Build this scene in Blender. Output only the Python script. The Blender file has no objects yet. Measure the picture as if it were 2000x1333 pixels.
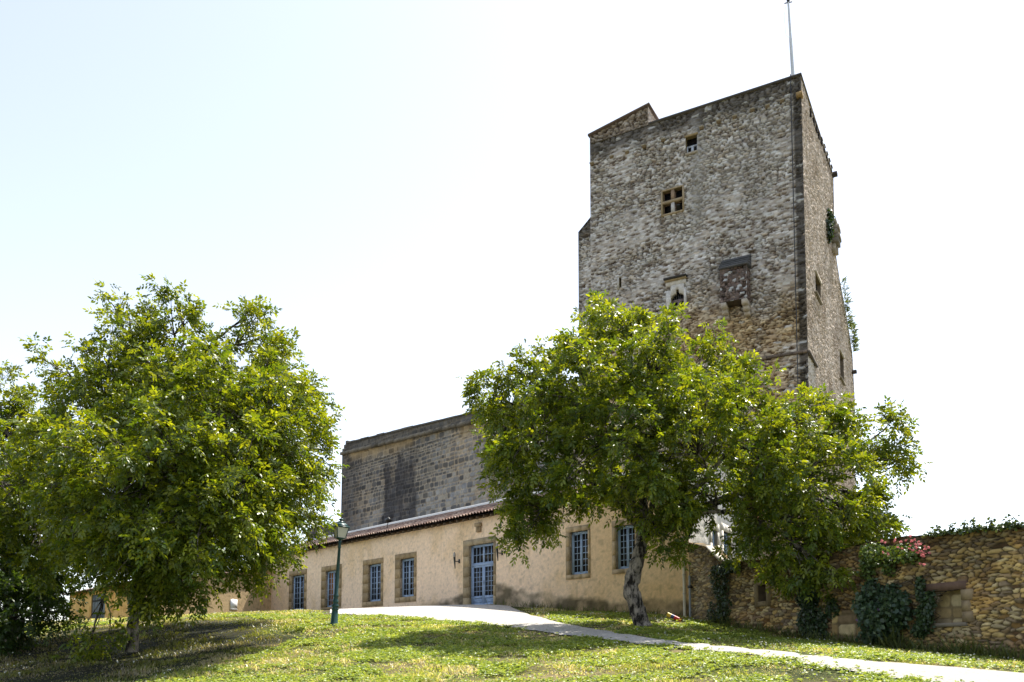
import bpy, math, random
import numpy as np
from mathutils import Vector

SC = bpy.context.scene
COL = SC.collection
rng = np.random.default_rng(7)
random.seed(7)

# ------------------------------------------------------------------ camera model (photo measured at 2000 x 1333)
F = 1633.0
PITCH = math.radians(4.0)
CP, SP = math.cos(PITCH), math.sin(PITCH)
HOR = 1280.0
PYC = HOR - F * math.tan(PITCH)

def ray(px, py):
    a = (px - 1000.0) / F
    b = (PYC - py) / F
    return np.array((a, CP - b * SP, SP + b * CP))

def at(px, py, Y):
    d = ray(px, py)
    return d * (Y / d[1])

# ------------------------------------------------------------------ noise
_T = np.random.default_rng(99).random((8, 256, 256))
def vnoise(x, y, seed=0):
    t = _T[seed % 8]
    x = np.asarray(x, float) + 37.7 * seed; y = np.asarray(y, float) + 11.3 * seed
    xi = np.floor(x).astype(int); yi = np.floor(y).astype(int)
    fx = x - xi; fy = y - yi
    fx = fx * fx * (3 - 2 * fx); fy = fy * fy * (3 - 2 * fy)
    a = t[xi & 255, yi & 255]; b = t[(xi + 1) & 255, yi & 255]
    c = t[xi & 255, (yi + 1) & 255]; d = t[(xi + 1) & 255, (yi + 1) & 255]
    return (a * (1 - fx) + b * fx) * (1 - fy) + (c * (1 - fx) + d * fx) * fy

def fbm(x, y, seed=0, o=4):
    s = 0; a = 0.5; k = 1.0; tot = 0
    for i in range(o):
        s = s + a * vnoise(np.asarray(x) * k, np.asarray(y) * k, seed + i); tot += a
        a *= .5; k *= 2.03
    return s / tot

def sstep(a, b, x):
    t = np.clip((x - a) / (b - a), 0, 1)
    return t * t * (3 - 2 * t)

def lerp(a, b, t):
    return a + (b - a) * t

def nrm(v):
    v = np.asarray(v, float)
    return v / np.maximum(np.linalg.norm(v, axis=-1, keepdims=True), 1e-9)

# ------------------------------------------------------------------ mesh builder
LOC = {}
class MB:
    def __init__(s):
        s.v = []; s.c = []; s.q = []; s.t = []; s.n = 0
    def add(s, v, q=None, t=None, col=(1, 1, 1)):
        v = np.asarray(v, float).reshape(-1, 3)
        c = np.asarray(col, float)
        if c.ndim == 1: c = np.broadcast_to(c, (len(v), 3))
        s.v.append(v); s.c.append(c)
        if q is not None and len(q): s.q.append(np.asarray(q, int).reshape(-1, 4) + s.n)
        if t is not None and len(t): s.t.append(np.asarray(t, int).reshape(-1, 3) + s.n)
        s.n += len(v)
    def quad(s, a, b, c, d, col=(1, 1, 1)):
        s.add([a, b, c, d], [[0, 1, 2, 3]], col=col)
    def hexa(s, p, col=(1, 1, 1)):
        # p: 8 corners, bottom 4 ccw then top 4
        s.add(p, [[3, 2, 1, 0], [4, 5, 6, 7], [0, 1, 5, 4], [1, 2, 6, 5], [2, 3, 7, 6], [3, 0, 4, 7]], col=col)
    def box(s, lo, hi, col=(1, 1, 1)):
        x0, y0, z0 = lo; x1, y1, z1 = hi
        s.hexa([(x0, y0, z0), (x1, y0, z0), (x1, y1, z0), (x0, y1, z0), (x0, y0, z1), (x1, y0, z1), (x1, y1, z1), (x0, y1, z1)], col)
    def pbox(s, pl, u0, u1, z0, z1, o0, o1, col=(1, 1, 1)):
        P = pl.pos
        s.hexa([P(u0, z0, o1), P(u1, z0, o1), P(u1, z0, o0), P(u0, z0, o0), P(u0, z1, o1), P(u1, z1, o1), P(u1, z1, o0), P(u0, z1, o0)], col)
    def tube(s, pts, rad, n=8, col=(1, 1, 1), bumps=0.0, cap=True):
        pts = np.asarray(pts, float); m = len(pts)
        rad = np.broadcast_to(np.asarray(rad, float), (m,))
        tan = nrm(np.gradient(pts, axis=0))
        ref = np.array((0.31, 0.17, 0.93)) if abs(tan[0][2]) < .9 else np.array((1.0, 0.1, 0.0))
        a = nrm(np.cross(tan, ref)); b = np.cross(tan, a)
        th = np.linspace(0, 2 * np.pi, n, endpoint=False)
        r = rad[:, None] * np.ones((1, n))
        if bumps:
            ii = np.arange(m)[:, None] * .55
            r = r * (1 + bumps * (vnoise(ii + pts[0, 0] * 3, np.cos(th)[None] * 2 + 5, 1) + vnoise(ii * 2, np.sin(th)[None] * 3 + 9, 2) - 1))
        v = pts[:, None] + r[..., None] * (np.cos(th)[None, :, None] * a[:, None] + np.sin(th)[None, :, None] * b[:, None])
        i = np.arange(m - 1)[:, None]; j = np.arange(n)[None]
        q = np.stack([i * n + j, i * n + (j + 1) % n, (i + 1) * n + (j + 1) % n, (i + 1) * n + j], -1).reshape(-1, 4)
        s.add(v.reshape(-1, 3), q, col=col)
        if cap:
            for e in (0, m - 1):
                ring = v[e]; c = ring.mean(0)
                vv = np.vstack([ring, c[None]])
                s.add(vv, t=[[k, (k + 1) % n, n] for k in range(n)], col=col)
    def lathe(s, prof, n=16, col=(1, 1, 1), center=(0, 0, 0)):
        prof = np.asarray(prof, float); m = len(prof)
        th = np.linspace(0, 2 * np.pi, n, endpoint=False)
        v = np.stack([prof[:, :1] * np.cos(th), prof[:, :1] * np.sin(th), prof[:, 1:] * np.ones((1, n))], -1) + np.asarray(center)
        i = np.arange(m - 1)[:, None]; j = np.arange(n)[None]
        q = np.stack([i * n + j, i * n + (j + 1) % n, (i + 1) * n + (j + 1) % n, (i + 1) * n + j], -1).reshape(-1, 4)
        s.add(v.reshape(-1, 3), q, col=col)
    def build(s, name, mat, parent=None, smooth=False):
        V = np.concatenate(s.v); C = np.concatenate(s.c)
        L = LOC.get(parent.name, np.zeros(3)) if parent else np.zeros(3)
        V = V - L
        Q = np.concatenate(s.q) if s.q else np.zeros((0, 4), int)
        T = np.concatenate(s.t) if s.t else np.zeros((0, 3), int)
        me = bpy.data.meshes.new(name)
        me.vertices.add(len(V)); me.vertices.foreach_set('co', V.astype(np.float32).ravel())
        nl = len(Q) * 4 + len(T) * 3
        me.loops.add(nl); me.loops.foreach_set('vertex_index', np.concatenate([Q.ravel(), T.ravel()]).astype(np.int32))
        me.polygons.add(len(Q) + len(T))
        st = np.concatenate([np.arange(len(Q)) * 4, len(Q) * 4 + np.arange(len(T)) * 3]).astype(np.int32)
        me.polygons.foreach_set('loop_start', st)
        if smooth: me.polygons.foreach_set('use_smooth', np.ones(len(st), bool))
        at_ = me.color_attributes.new('Col', 'FLOAT_COLOR', 'POINT')
        rgba = np.ones((len(V), 4), np.float32); rgba[:, :3] = C
        at_.data.foreach_set('color', rgba.ravel())
        me.update(calc_edges=True)
        me.materials.append(mat)
        o = bpy.data.objects.new(name, me); COL.objects.link(o)
        if parent: o.parent = parent
        LOC[o.name] = L
        return o

def tag(o, label, cat, group=None, kind=None):
    if label: o['label'] = label
    if cat: o['category'] = cat
    if group: o['group'] = group
    if kind: o['kind'] = kind
    return o

def thing(name, label, cat, loc=(0, 0, 0), group=None):
    o = bpy.data.objects.new(name, None); COL.objects.link(o)
    o.empty_display_size = .3
    o.location = tuple(float(x) for x in loc); LOC[o.name] = np.array(o.location)
    return tag(o, label, cat, group)

# ------------------------------------------------------------------ planes
class Plane:
    def __init__(s, O, e, n):
        s.O = np.asarray(O[:2], float); s.e = nrm(np.asarray(e[:2], float)); s.n = nrm(np.asarray(n[:2], float))
    def pos(s, u, z, out=0.0):
        u, z, out = np.broadcast_arrays(np.asarray(u, float), np.asarray(z, float), np.asarray(out, float))
        return np.stack([s.O[0] + s.e[0] * u + s.n[0] * out, s.O[1] + s.e[1] * u + s.n[1] * out, z], -1)
    def hit(s, px, py, out=0.0):
        d = ray(px, py); O = s.O + s.n * out
        t = (O @ s.n) / (d[:2] @ s.n)
        p = d * t
        return float((p[:2] - s.O) @ s.e), float(p[2])
    def rect(s, x0, x1, y0, y1, out=0.0):
        # rectangle in the plane from the photo's left/right and top/bottom measured at its middle
        u0 = s.hit(x0, (y0 + y1) / 2, out)[0]; u1 = s.hit(x1, (y0 + y1) / 2, out)[0]
        xm = (x0 + x1) / 2
        return u0, u1, s.hit(xm, y1, out)[1], s.hit(xm, y0, out)[1]
    def shift(s, out, du=0.0):
        return Plane(s.O + s.n * out + s.e * du, s.e, s.n)

t_ = -1465 * CP / F
EL = nrm(np.array((t_, 1.0)))             # along the house, away to the left
FAC = Plane(at(940, 1182, 40), -EL, (-EL[1], EL[0]))
if FAC.n @ np.array((0, 1.0)) > 0: FAC.n = -FAC.n
t_ = -1.775
ET = nrm(np.array((t_, 1.0)))
TFR = Plane(at(1572, 450, 50), -ET, (0, -1)); TFR.n = np.array((-ET[1], ET[0]));
if TFR.n[1] > 0: TFR.n = -TFR.n
TSD = Plane(TFR.O, -TFR.n, -ET)           # right-hand flank, running back
CUR = FAC.shift(-5.0)
UR = FAC.hit(1347, 1150)[0]
UC0 = FAC.hit(530, 1160)[0]
C0 = FAC.pos(UC0, 0)[:2]
W2 = Plane(C0, (-.45, -.893), (.893, -.45))
UW = W2.hit(258, 1190)[0]
C1 = W2.pos(UW, 0)[:2]
W3 = Plane(C1, FAC.e, FAC.n)
GD = math.radians(22)
GAR = Plane(FAC.pos(UR, 0)[:2], (math.sin(GD), -math.cos(GD)), (-math.cos(GD), -math.sin(GD)))
END = Plane(FAC.pos(UR, 0)[:2], (.5, .866), (.866, -.5))

# ------------------------------------------------------------------ terrain
cps = []
def cp_px(px, py, Y): cps.append(at(px, py, Y))
def cp_pl(pl, px, py):
    u, z = pl.hit(px, py); cps.append(pl.pos(u, z))
for px, py in ((570, 1196), (640, 1196), (700, 1195), (790, 1191), (860, 1186), (940, 1183), (1010, 1185), (1100, 1193), (1220, 1200), (1340, 1207)):
    cp_pl(FAC, px, py)
for px, py in ((1450, 1228), (1560, 1248), (1700, 1264), (1850, 1279), (2000, 1293)):
    cp_pl(GAR, px, py)
cp_pl(W2, 480, 1203); cp_pl(W2, 350, 1206); cp_pl(W3, 190, 1214); cp_pl(W3, 120, 1222)
for a in ((1255, 1227, 26.3), (652, 1223, 27.5), (250, 1278, 24), (500, 1206, 33), (380, 1213, 31.5), (300, 1220, 30.5), (130, 1238, 29.5), (0, 1260, 28.5), (-200, 1290, 26),
          (1255, 1251, 22.3), (1500, 1279, 18.3), (2000, 1330, 14.6), (1000, 1333, 16.6), (500, 1345, 16.4), (0, 1365, 16.6), (1000, 1262, 22), (700, 1262, 23), (400, 1290, 21), (100, 1315, 20.5), (1500, 1322, 15.2), (1800, 1303, 15.8), (1000, 1228, 27), (800, 1209, 31), (0, 1300, 24)):
    cp_px(*a)
for p in ((0, 0, -1.65), (-9, 1, -1.9), (9, 1, -1.5), (-24, 8, -2.2), (22, 8, -.7), (-30, 20, -1.2), (-38, 34, .2), (0, 10, -1.62), (-11, 10, -1.75), (11, 10, -1.1), (-40, 55, 1.5), (-25, 75, 2.6), (0, 75, 2.6), (24, 62, 2.4), (30, 40, 2.0), (28, 22, 1.2), (12, 42, 2.2), (-15, -10, -3.2), (12, -12, -3.0)):
    cps.append(np.array(p, float))
cps = np.array(cps)
def _tps_fit(P, z, lam=.15):
    n = len(P)
    r2 = ((P[:, None] - P[None]) ** 2).sum(-1)
    K = np.where(r2 > 0, r2 * np.log(np.sqrt(r2) + 1e-9), 0) + lam * np.eye(n)
    A = np.zeros((n + 3, n + 3)); A[:n, :n] = K
    A[:n, n] = 1; A[:n, n + 1:] = P; A[n, :n] = 1; A[n + 1:, :n] = P.T
    return np.linalg.solve(A, np.concatenate([z, np.zeros(3)]))
_P = cps[:, :2] / 10.0
_W = _tps_fit(_P, cps[:, 2], .002)
def H(x, y):
    x = np.asarray(x, float); y = np.asarray(y, float); sh = x.shape
    q = np.stack([x.ravel(), y.ravel()], -1) / 10.0
    out = np.empty(len(q))
    for i in range(0, len(q), 40000):
        b = q[i:i + 40000]
        r2 = ((b[:, None] - _P[None]) ** 2).sum(-1)
        K = np.where(r2 > 1e-12, .5 * r2 * np.log(r2 + 1e-12), 0)
        out[i:i + 40000] = K @ _W[:-3] + _W[-3] + b @ _W[-2:]
    r = np.hypot(q[:, 0] * 10, q[:, 1] * 10 - 32)
    k = sstep(48, 110, r)
    far = 1.0 - 9.0 * sstep(60, 260, r) + 2.5 * (fbm(q[:, 0] * .09, q[:, 1] * .09, 3) - .5)
    out = out * (1 - k) + far * k
    out = out + .02 * (fbm(q[:, 0] * 9, q[:, 1] * 9, 5) - .5) * (1 - k)
    return out.reshape(sh)

def ground_hit(px, py, y0=6.0, y1=60.0):
    d = ray(px, py); Y = np.linspace(y0, y1, 1400)
    P = d[None] * (Y / d[1])[:, None]
    below = P[:, 2] < H(P[:, 0], P[:, 1])
    if below.any():
        i = int(np.argmax(below)); p = P[i]
    else:
        g = P[:, 2] - H(P[:, 0], P[:, 1]); p = P[int(np.argmin(g))]
    return np.array((p[0], p[1], float(H(p[0], p[1]))))

# ------------------------------------------------------------------ materials
def newmat(name):
    m = bpy.data.materials.new(name); m.use_nodes = True
    nt = m.node_tree; b = nt.nodes['Principled BSDF']
    return m, nt, b

def N(nt, t, **kw):
    n = nt.nodes.new(t)
    for k, v in kw.items():
        if k.startswith('i_'): n.inputs[k[2:].replace('_', ' ')].default_value = v
        else: setattr(n, k, v)
    return n

def mat_col(name, rough=.85, spec=.3, nscale=6.0, namp=.35, bscale=30.0, bump=.3, bdist=.02, tint=None, metal=0.0):
    """vertex colour x fine noise, with fine bump."""
    m, nt, b = newmat(name); L = nt.links
    a = N(nt, 'ShaderNodeAttribute', attribute_name='Col')
    tc = N(nt, 'ShaderNodeTexCoord')
    n1 = N(nt, 'ShaderNodeTexNoise'); n1.inputs['Scale'].default_value = nscale; n1.inputs['Detail'].default_value = 8; n1.inputs['Roughness'].default_value = .65
    L.new(tc.outputs['Object'], n1.inputs['Vector'])
    mr = N(nt, 'ShaderNodeMapRange'); mr.inputs[1].default_value = .25; mr.inputs[2].default_value = .75
    mr.inputs[3].default_value = 1 - namp; mr.inputs[4].default_value = 1 + namp
    L.new(n1.outputs['Fac'], mr.inputs[0])
    mx = N(nt, 'ShaderNodeVectorMath', operation='SCALE')
    L.new(a.outputs['Color'], mx.inputs[0]); L.new(mr.outputs[0], mx.inputs['Scale'])
    src = mx.outputs[0]
    if tint:
        t = N(nt, 'ShaderNodeVectorMath', operation='MULTIPLY'); t.inputs[1].default_value = tint
        L.new(src, t.inputs[0]); src = t.outputs[0]
    L.new(src, b.inputs['Base Color'])
    b.inputs['Roughness'].default_value = rough; b.inputs['Specular IOR Level'].default_value = spec; b.inputs['Metallic'].default_value = metal
    if bump:
        n2 = N(nt, 'ShaderNodeTexNoise'); n2.inputs['Scale'].default_value = bscale; n2.inputs['Detail'].default_value = 6; n2.inputs['Roughness'].default_value = .7
        L.new(tc.outputs['Object'], n2.inputs['Vector'])
        bp = N(nt, 'ShaderNodeBump'); bp.inputs['Strength'].default_value = bump; bp.inputs['Distance'].default_value = bdist
        L.new(n2.outputs['Fac'], bp.inputs['Height']); L.new(bp.outputs[0], b.inputs['Normal'])
    return m

def mat_leaf(name, trans=.42, rough=.38, tcol=(2.5, 2.15, .35), spec=.5):
    m, nt, b = newmat(name); L = nt.links
    a = N(nt, 'ShaderNodeAttribute', attribute_name='Col')
    L.new(a.outputs['Color'], b.inputs['Base Color'])
    b.inputs['Roughness'].default_value = rough; b.inputs['Specular IOR Level'].default_value = spec
    tr = N(nt, 'ShaderNodeBsdfTranslucent')
    mu = N(nt, 'ShaderNodeVectorMath', operation='MULTIPLY'); mu.inputs[1].default_value = tcol
    L.new(a.outputs['Color'], mu.inputs[0]); L.new(mu.outputs[0], tr.inputs['Color'])
    mx = N(nt, 'ShaderNodeMixShader'); mx.inputs[0].default_value = trans
    L.new(b.outputs[0], mx.inputs[1]); L.new(tr.outputs[0], mx.inputs[2])
    L.new(mx.outputs[0], nt.nodes['Material Output'].inputs['Surface'])
    return m

def mat_glass(name, base=(.012, .014, .016), rough=.06):
    m, nt, b = newmat(name); L = nt.links
    tc = N(nt, 'ShaderNodeTexCoord'); n = N(nt, 'ShaderNodeTexNoise'); n.inputs['Scale'].default_value = 2.2
    L.new(tc.outputs['Object'], n.inputs['Vector'])
    bp = N(nt, 'ShaderNodeBump'); bp.inputs['Strength'].default_value = .25; bp.inputs['Distance'].default_value = .05
    L.new(n.outputs['Fac'], bp.inputs['Height']); L.new(bp.outputs[0], b.inputs['Normal'])
    a = N(nt, 'ShaderNodeAttribute', attribute_name='Col')
    L.new(a.outputs['Color'], b.inputs['Base Color'])
    b.inputs['Roughness'].default_value = rough; b.inputs['Specular IOR Level'].default_value = .28
    return m

M = {}
M['tower'] = mat_col('tower_rubble', .92, .2, 3.0, .22, 22, .5, .03)
M['dark_stone'] = mat_col('weathered_stone', .92, .2, 4.0, .3, 25, .5, .03)
M['garden_stone'] = mat_col('garden_rubble', .92, .2, 5.0, .3, 30, .5, .02)
M['dressed'] = mat_col('dressed_stone', .9, .2, 4.0, .3, 30, .4, .02)
M['stucco'] = mat_col('stucco_render', .95, .15, 7.0, .20, 20, .9, .04)
M['paint'] = mat_col('blue_paint', .45, .4, 8, .08, 20, .1, .01)
M['glass'] = mat_glass('window_glass')
M['tile'] = mat_col('clay_tile', .8, .3, 7.0, .4, 30, .3, .02)
M['wood'] = mat_col('old_wood', .85, .2, 9, .35, 40, .4, .01)
M['metal'] = mat_col('painted_metal', .4, .5, 6, .15, 30, .1, .005)
def mat_bark():
    m, nt, b = newmat('walnut_bark'); L = nt.links
    a = N(nt, 'ShaderNodeAttribute', attribute_name='Col'); tc = N(nt, 'ShaderNodeTexCoord')
    mp = N(nt, 'ShaderNodeMapping'); mp.inputs['Scale'].default_value = (1, 1, .22); L.new(tc.outputs['Object'], mp.inputs['Vector'])
    n1 = N(nt, 'ShaderNodeTexNoise'); n1.inputs['Scale'].default_value = 11; n1.inputs['Detail'].default_value = 6; n1.inputs['Roughness'].default_value = .7; L.new(mp.outputs[0], n1.inputs['Vector'])
    n2 = N(nt, 'ShaderNodeTexNoise'); n2.inputs['Scale'].default_value = 3.2; n2.inputs['Detail'].default_value = 5; L.new(tc.outputs['Object'], n2.inputs['Vector'])
    ad = N(nt, 'ShaderNodeMath', operation='MULTIPLY_ADD'); L.new(n2.outputs['Fac'], ad.inputs[0]); ad.inputs[1].default_value = .7; L.new(n1.outputs['Fac'], ad.inputs[2])
    mr = N(nt, 'ShaderNodeMapRange'); mr.inputs[1].default_value = .76; mr.inputs[2].default_value = .96; mr.inputs[3].default_value = .14; mr.inputs[4].default_value = 2.3; L.new(ad.outputs[0], mr.inputs[0])
    mx = N(nt, 'ShaderNodeVectorMath', operation='SCALE'); L.new(a.outputs['Color'], mx.inputs[0]); L.new(mr.outputs[0], mx.inputs['Scale'])
    L.new(mx.outputs[0], b.inputs['Base Color']); b.inputs['Roughness'].default_value = .95; b.inputs['Specular IOR Level'].default_value = .15
    bp = N(nt, 'ShaderNodeBump'); bp.inputs['Strength'].default_value = 1.0; bp.inputs['Distance'].default_value = .06; L.new(n1.outputs['Fac'], bp.inputs['Height']); L.new(bp.outputs[0], b.inputs['Normal'])
    return m
M['bark'] = mat_bark()
M['leaf'] = mat_leaf('walnut_leaf')
M['ivy'] = mat_leaf('ivy_leaf', .2, .4)
M['grassblade'] = mat_leaf('grass_blade', .42, .42, (1.6, 1.5, .7), .5)
M['petal'] = mat_leaf('flower_petal', .3, .6, (1, 1, 1), .2)
M['soil'] = mat_col('soil', .97, .1, 1.5, .5, 12, .6, .05)
M['gravel'] = mat_col('gravel', .95, .2, 16.0, .42, 45, 1.0, .03)
M['opal'] = mat_col('opal_glass', .25, .5, 2, .05, 5, 0)

def lin(h):
    h = h.lstrip('#'); c = np.array([int(h[i:i + 2], 16) / 255 for i in (0, 2, 4)])
    return np.where(c <= .04045, c / 12.92, ((c + .055) / 1.055) ** 2.4)

# ------------------------------------------------------------------ stone panels
def stone_field(U, V, seed, row_h, sw, warp=.05, wf=2.0):
    r = np.random.default_rng(seed)
    u = U + warp * 2 * (fbm(U * wf, V * wf, seed, 3) - .5) * 1.6
    v = V + warp * 2 * (fbm(U * wf * .8 + 40, V * wf + 17, seed + 3, 3) - .5)
    v0, v1 = v.min() - 1, v.max() + 1
    hs = row_h * r.uniform(.6, 1.5, int((v1 - v0) / row_h * 1.3) + 4)
    ys = v0 + np.concatenate([[0], np.cumsum(hs)])
    row = np.clip(np.searchsorted(ys, v) - 1, 0, len(ys) - 2)
    d = np.zeros_like(u); rid = np.zeros_like(u); rid2 = np.zeros_like(u); tilt = np.zeros_like(u)
    u0, u1 = u.min() - 1, u.max() + 1
    for k in np.unique(row):
        m = row == k
        h = ys[k + 1] - ys[k]
        w = sw * (h / row_h) ** .5 * r.uniform(.45, 1.6, int((u1 - u0) / sw * 1.6) + 6)
        xs = u0 - r.uniform(0, sw) + np.concatenate([[0], np.cumsum(w)])
        uu = u[m]; j = np.clip(np.searchsorted(xs, uu) - 1, 0, len(xs) - 2)
        a = np.minimum(uu - xs[j], xs[j + 1] - uu); b = np.minimum(v[m] - ys[k], ys[k + 1] - v[m])
        rad = .35 * h
        ax = np.maximum(rad - a, 0); bx = np.maximum(rad - b, 0)
        d[m] = np.where((ax > 0) & (bx > 0), rad - np.hypot(ax, bx), np.minimum(a, b))
        ra = r.random(len(xs)); rb = r.random(len(xs))
        rid[m] = ra[j]; rid2[m] = rb[j]
    return d, rid, rid2

def rubble_field(U, V, seed, h, w, warp=.05, wf=2.0, jit=.55):
    """irregular stones: stretched, half-bonded Voronoi cells; returns edge distance (m), two ids, facet tilt"""
    r = np.random.default_rng(seed); n = 512
    jx, jy, ra, rb = r.random((4, n, n)); sz = .94 + .12 * r.random((n, n))
    u = U + warp * 3 * (fbm(U * wf, V * wf, seed, 3) - .5); v = V + warp * 2 * (fbm(U * wf * .8 + 40, V * wf + 17, seed + 3, 3) - .5)
    x = u / w + 60; y = v / h + 60
    iy = np.floor(y).astype(int)
    d1 = np.full(U.shape, 9.0); d2 = np.full(U.shape, 9.0); id1 = np.zeros(U.shape, int); ox = np.zeros(U.shape); oy = np.zeros(U.shape)
    for dy in (-1, 0, 1):
        cy = iy + dy; off = .5 * (cy % 2)
        ix = np.floor(x - off).astype(int)
        for dx in (-1, 0, 1):
            cx = ix + dx; a = (cx % n, cy % n)
            ex = x - (cx + off + .5 + .9 * (jx[a] - .5)); ey = y - (cy + .5 + jit * (jy[a] - .5))
            d = np.sqrt((ex * 1.0) ** 2 + (ey * 1.25) ** 2) / sz[a]
            m = d < d1
            d2 = np.where(m, d1, np.minimum(d2, d)); id1 = np.where(m, a[0] * n + a[1], id1); ox = np.where(m, ex, ox); oy = np.where(m, ey, oy); d1 = np.where(m, d, d1)
    k = (id1 // n, id1 % n)
    tx = jy[k] - .5; ty = jx[k] - .5
    return (d2 - d1) * .5 * h, ra[k], rb[k], ox * tx + oy * ty

def pal_pick(pal, r):
    pal = np.array(pal); x = r * (len(pal) - 1e-6)
    return pal[np.clip(x.astype(int), 0, len(pal) - 1)]

def panel(mb, pl, u0, u1, z0, z1, res, holes=(), style=None, seed=1, colfn=None, top=None, left=None, right=None, reveal=.25, revcol=None, out=0.0, solid=0.0):
    us = np.linspace(u0, u1, max(2, int((u1 - u0) / res) + 1)); zs = np.linspace(z0, z1, max(2, int((z1 - z0) / res) + 1))
    for h in holes:
        us = us[(np.abs(us - h[0]) > res * .45) & (np.abs(us - h[1]) > res * .45)]; zs = zs[(np.abs(zs - h[2]) > res * .45) & (np.abs(zs - h[3]) > res * .45)]
    us = np.unique(np.concatenate([us, [u0, u1]] + [[h[0], h[1]] for h in holes])); zs = np.unique(np.concatenate([zs, [z0, z1]] + [[h[2], h[3]] for h in holes]))
    U, Z = np.meshgrid(us, zs, indexing='ij')
    edge = np.minimum.reduce([U - u0, u1 - U])
    drop = np.zeros(U.shape, bool)
    if right is not None:
        rr = right(Z); drop |= U >= rr + res; edge = np.minimum(edge, rr - U); U = np.minimum(U, rr)
    if left is not None:
        ll = left(Z); drop |= U <= ll - res; edge = np.minimum(edge, U - ll); U = np.maximum(U, ll)
    if top is not None:
        tt = top(U); drop |= Z >= tt + res; Z = np.minimum(Z, tt)
    for h in holes:
        dx = np.maximum(np.maximum(h[0] - U, U - h[1]), 0); dz = np.maximum(np.maximum(h[2] - Z, Z - h[3]), 0)
        edge = np.minimum(edge, np.hypot(dx, dz))
    tap = sstep(0, .12, edge)
    disp = np.zeros(U.shape)
    col = np.ones(U.shape + (3,))
    info = None
    if style:
        facet = 0.0
        if style.get('rubble'): d, r1, r2, facet = rubble_field(U, Z, seed, style['h'], style['w'], style.get('warp', .05), style.get('wf', 2.0), style.get('jit', .55))
        else: d, r1, r2 = stone_field(U, Z, seed, style['h'], style['w'], style.get('warp', .05), style.get('wf', 2.0))
        j = style['joint'] * (.7 + .8 * fbm(U * .8, Z * .8, seed + 2, 2))
        p = sstep(.15, 1.0, d / j)
        ero = style.get('ero', 1.0) * sstep(.32, .62, fbm(U * style.get('ef', .5), Z * style.get('ef', .5), seed + 5, 4)) + style.get('ero0', .25)
        disp = style['amp'] * ((p - 1) * ero - .45 * r2 * p + np.minimum(facet * style.get('facet', 1.1), .3) * p - .25 * (1 - fbm(U * 9, Z * 9, seed, 2)))
        if style.get('pits'):
            pk = (r2 < style['pits'] * 2.2 * sstep(.38, .6, fbm(U * .45, Z * .45, seed + 4, 3)))
            disp = disp - pk * p * style['amp'] * .9
        sc = pal_pick(style['pal'], r1) * (.78 + .44 * r2)[..., None]
        mcol = np.array(style['mortar']) * (1.0 + .3 * (fbm(U * 3, Z * 3, seed + 1) - .5))[..., None]
        mcol = mcol * (1 - .35 * np.clip(ero, 0, 1) * style.get('mdirt', 1.0))[..., None]
        col = lerp(mcol, sc, p[..., None])
        if style.get('pits'): col = np.where(pk[..., None], lerp(col, col * np.array((.42, .33, .27)), (p * .85)[..., None]), col)
        if style.get('dash'):
            dd, q1, q2, _f = rubble_field(U, Z, seed + 50, .085, .30, .05, 1.6)
            reg = sstep(.36, .58, fbm(U * .40, Z * .55, seed + 6, 4))
            dk = sstep(.001, .010, dd) * (q1 < style['dash'] * (.40 + .75 * reg))
            disp = disp - dk * style['amp'] * (.5 + .6 * q2)
            col = lerp(col, col * np.array((.30, .235, .19)), (dk * .9)[..., None])
        info = (p, r1, r2)
    disp = disp * tap
    if colfn is not None: col = colfn(U, Z, col, info)
    P = pl.pos(U, Z, disp + out)
    nu, nz = U.shape
    idx = np.arange(nu * nz).reshape(nu, nz)
    q = np.stack([idx[:-1, :-1], idx[1:, :-1], idx[1:, 1:], idx[:-1, 1:]], -1)
    dr = drop[:-1, :-1] & drop[1:, :-1] & drop[1:, 1:] & drop[:-1, 1:]
    uc = (us[:-1] + us[1:])[:, None] / 2; zc = (zs[:-1] + zs[1:])[None] / 2
    for h in holes:
        dr |= (uc > h[0]) & (uc < h[1]) & (zc > h[2]) & (zc < h[3])
    area0 = (np.abs(Z[:-1, 1:] - Z[:-1, :-1]) + np.abs(Z[1:, 1:] - Z[1:, :-1]) < 1e-6) | (np.abs(U[1:, :-1] - U[:-1, :-1]) + np.abs(U[1:, 1:] - U[:-1, 1:]) < 1e-6)
    q = q[~(dr | area0)]
    mb.add(P.reshape(-1, 3), q, col=np.clip(col, 0.003, .95).reshape(-1, 3))
    for h in holes:
        rc = revcol if revcol is not None else (.2, .17, .13)
        a, b, c, d = h[:4]; dp = h[4] if len(h) > 4 else reveal
        for (p0, p1) in (((a, c), (b, c)), ((b, c), (b, d)), ((b, d), (a, d)), ((a, d), (a, c))):
            mb.quad(pl.pos(p0[0], p0[1], out), pl.pos(p1[0], p1[1], out), pl.pos(p1[0], p1[1], out - dp), pl.pos(p0[0], p0[1], out - dp), col=rc)
    if solid:
        tt = top(us) if top is not None else np.full(len(us), z1)
        P0 = pl.pos(us, tt, out); P1 = pl.pos(us, tt, out - solid); B1 = pl.pos(us, np.full(len(us), z0), out - solid)
        n = len(us); i = np.arange(n - 1)
        c = col[:, -1] if style else np.ones((n, 3)) * .3
        mb.add(np.concatenate([P0, P1]), np.stack([i, i + 1, n + i + 1, n + i], -1), col=np.concatenate([c, c]))
        mb.add(np.concatenate([P1, B1]), np.stack([i + 1, i, n + i, n + i + 1], -1), col=np.concatenate([c, c]))
        for e in (0, n - 1):
            mb.quad(pl.pos(us[e], z0, out), pl.pos(us[e], z0, out - solid), pl.pos(us[e], tt[e], out - solid), pl.pos(us[e], tt[e], out), col=c[e])

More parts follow.
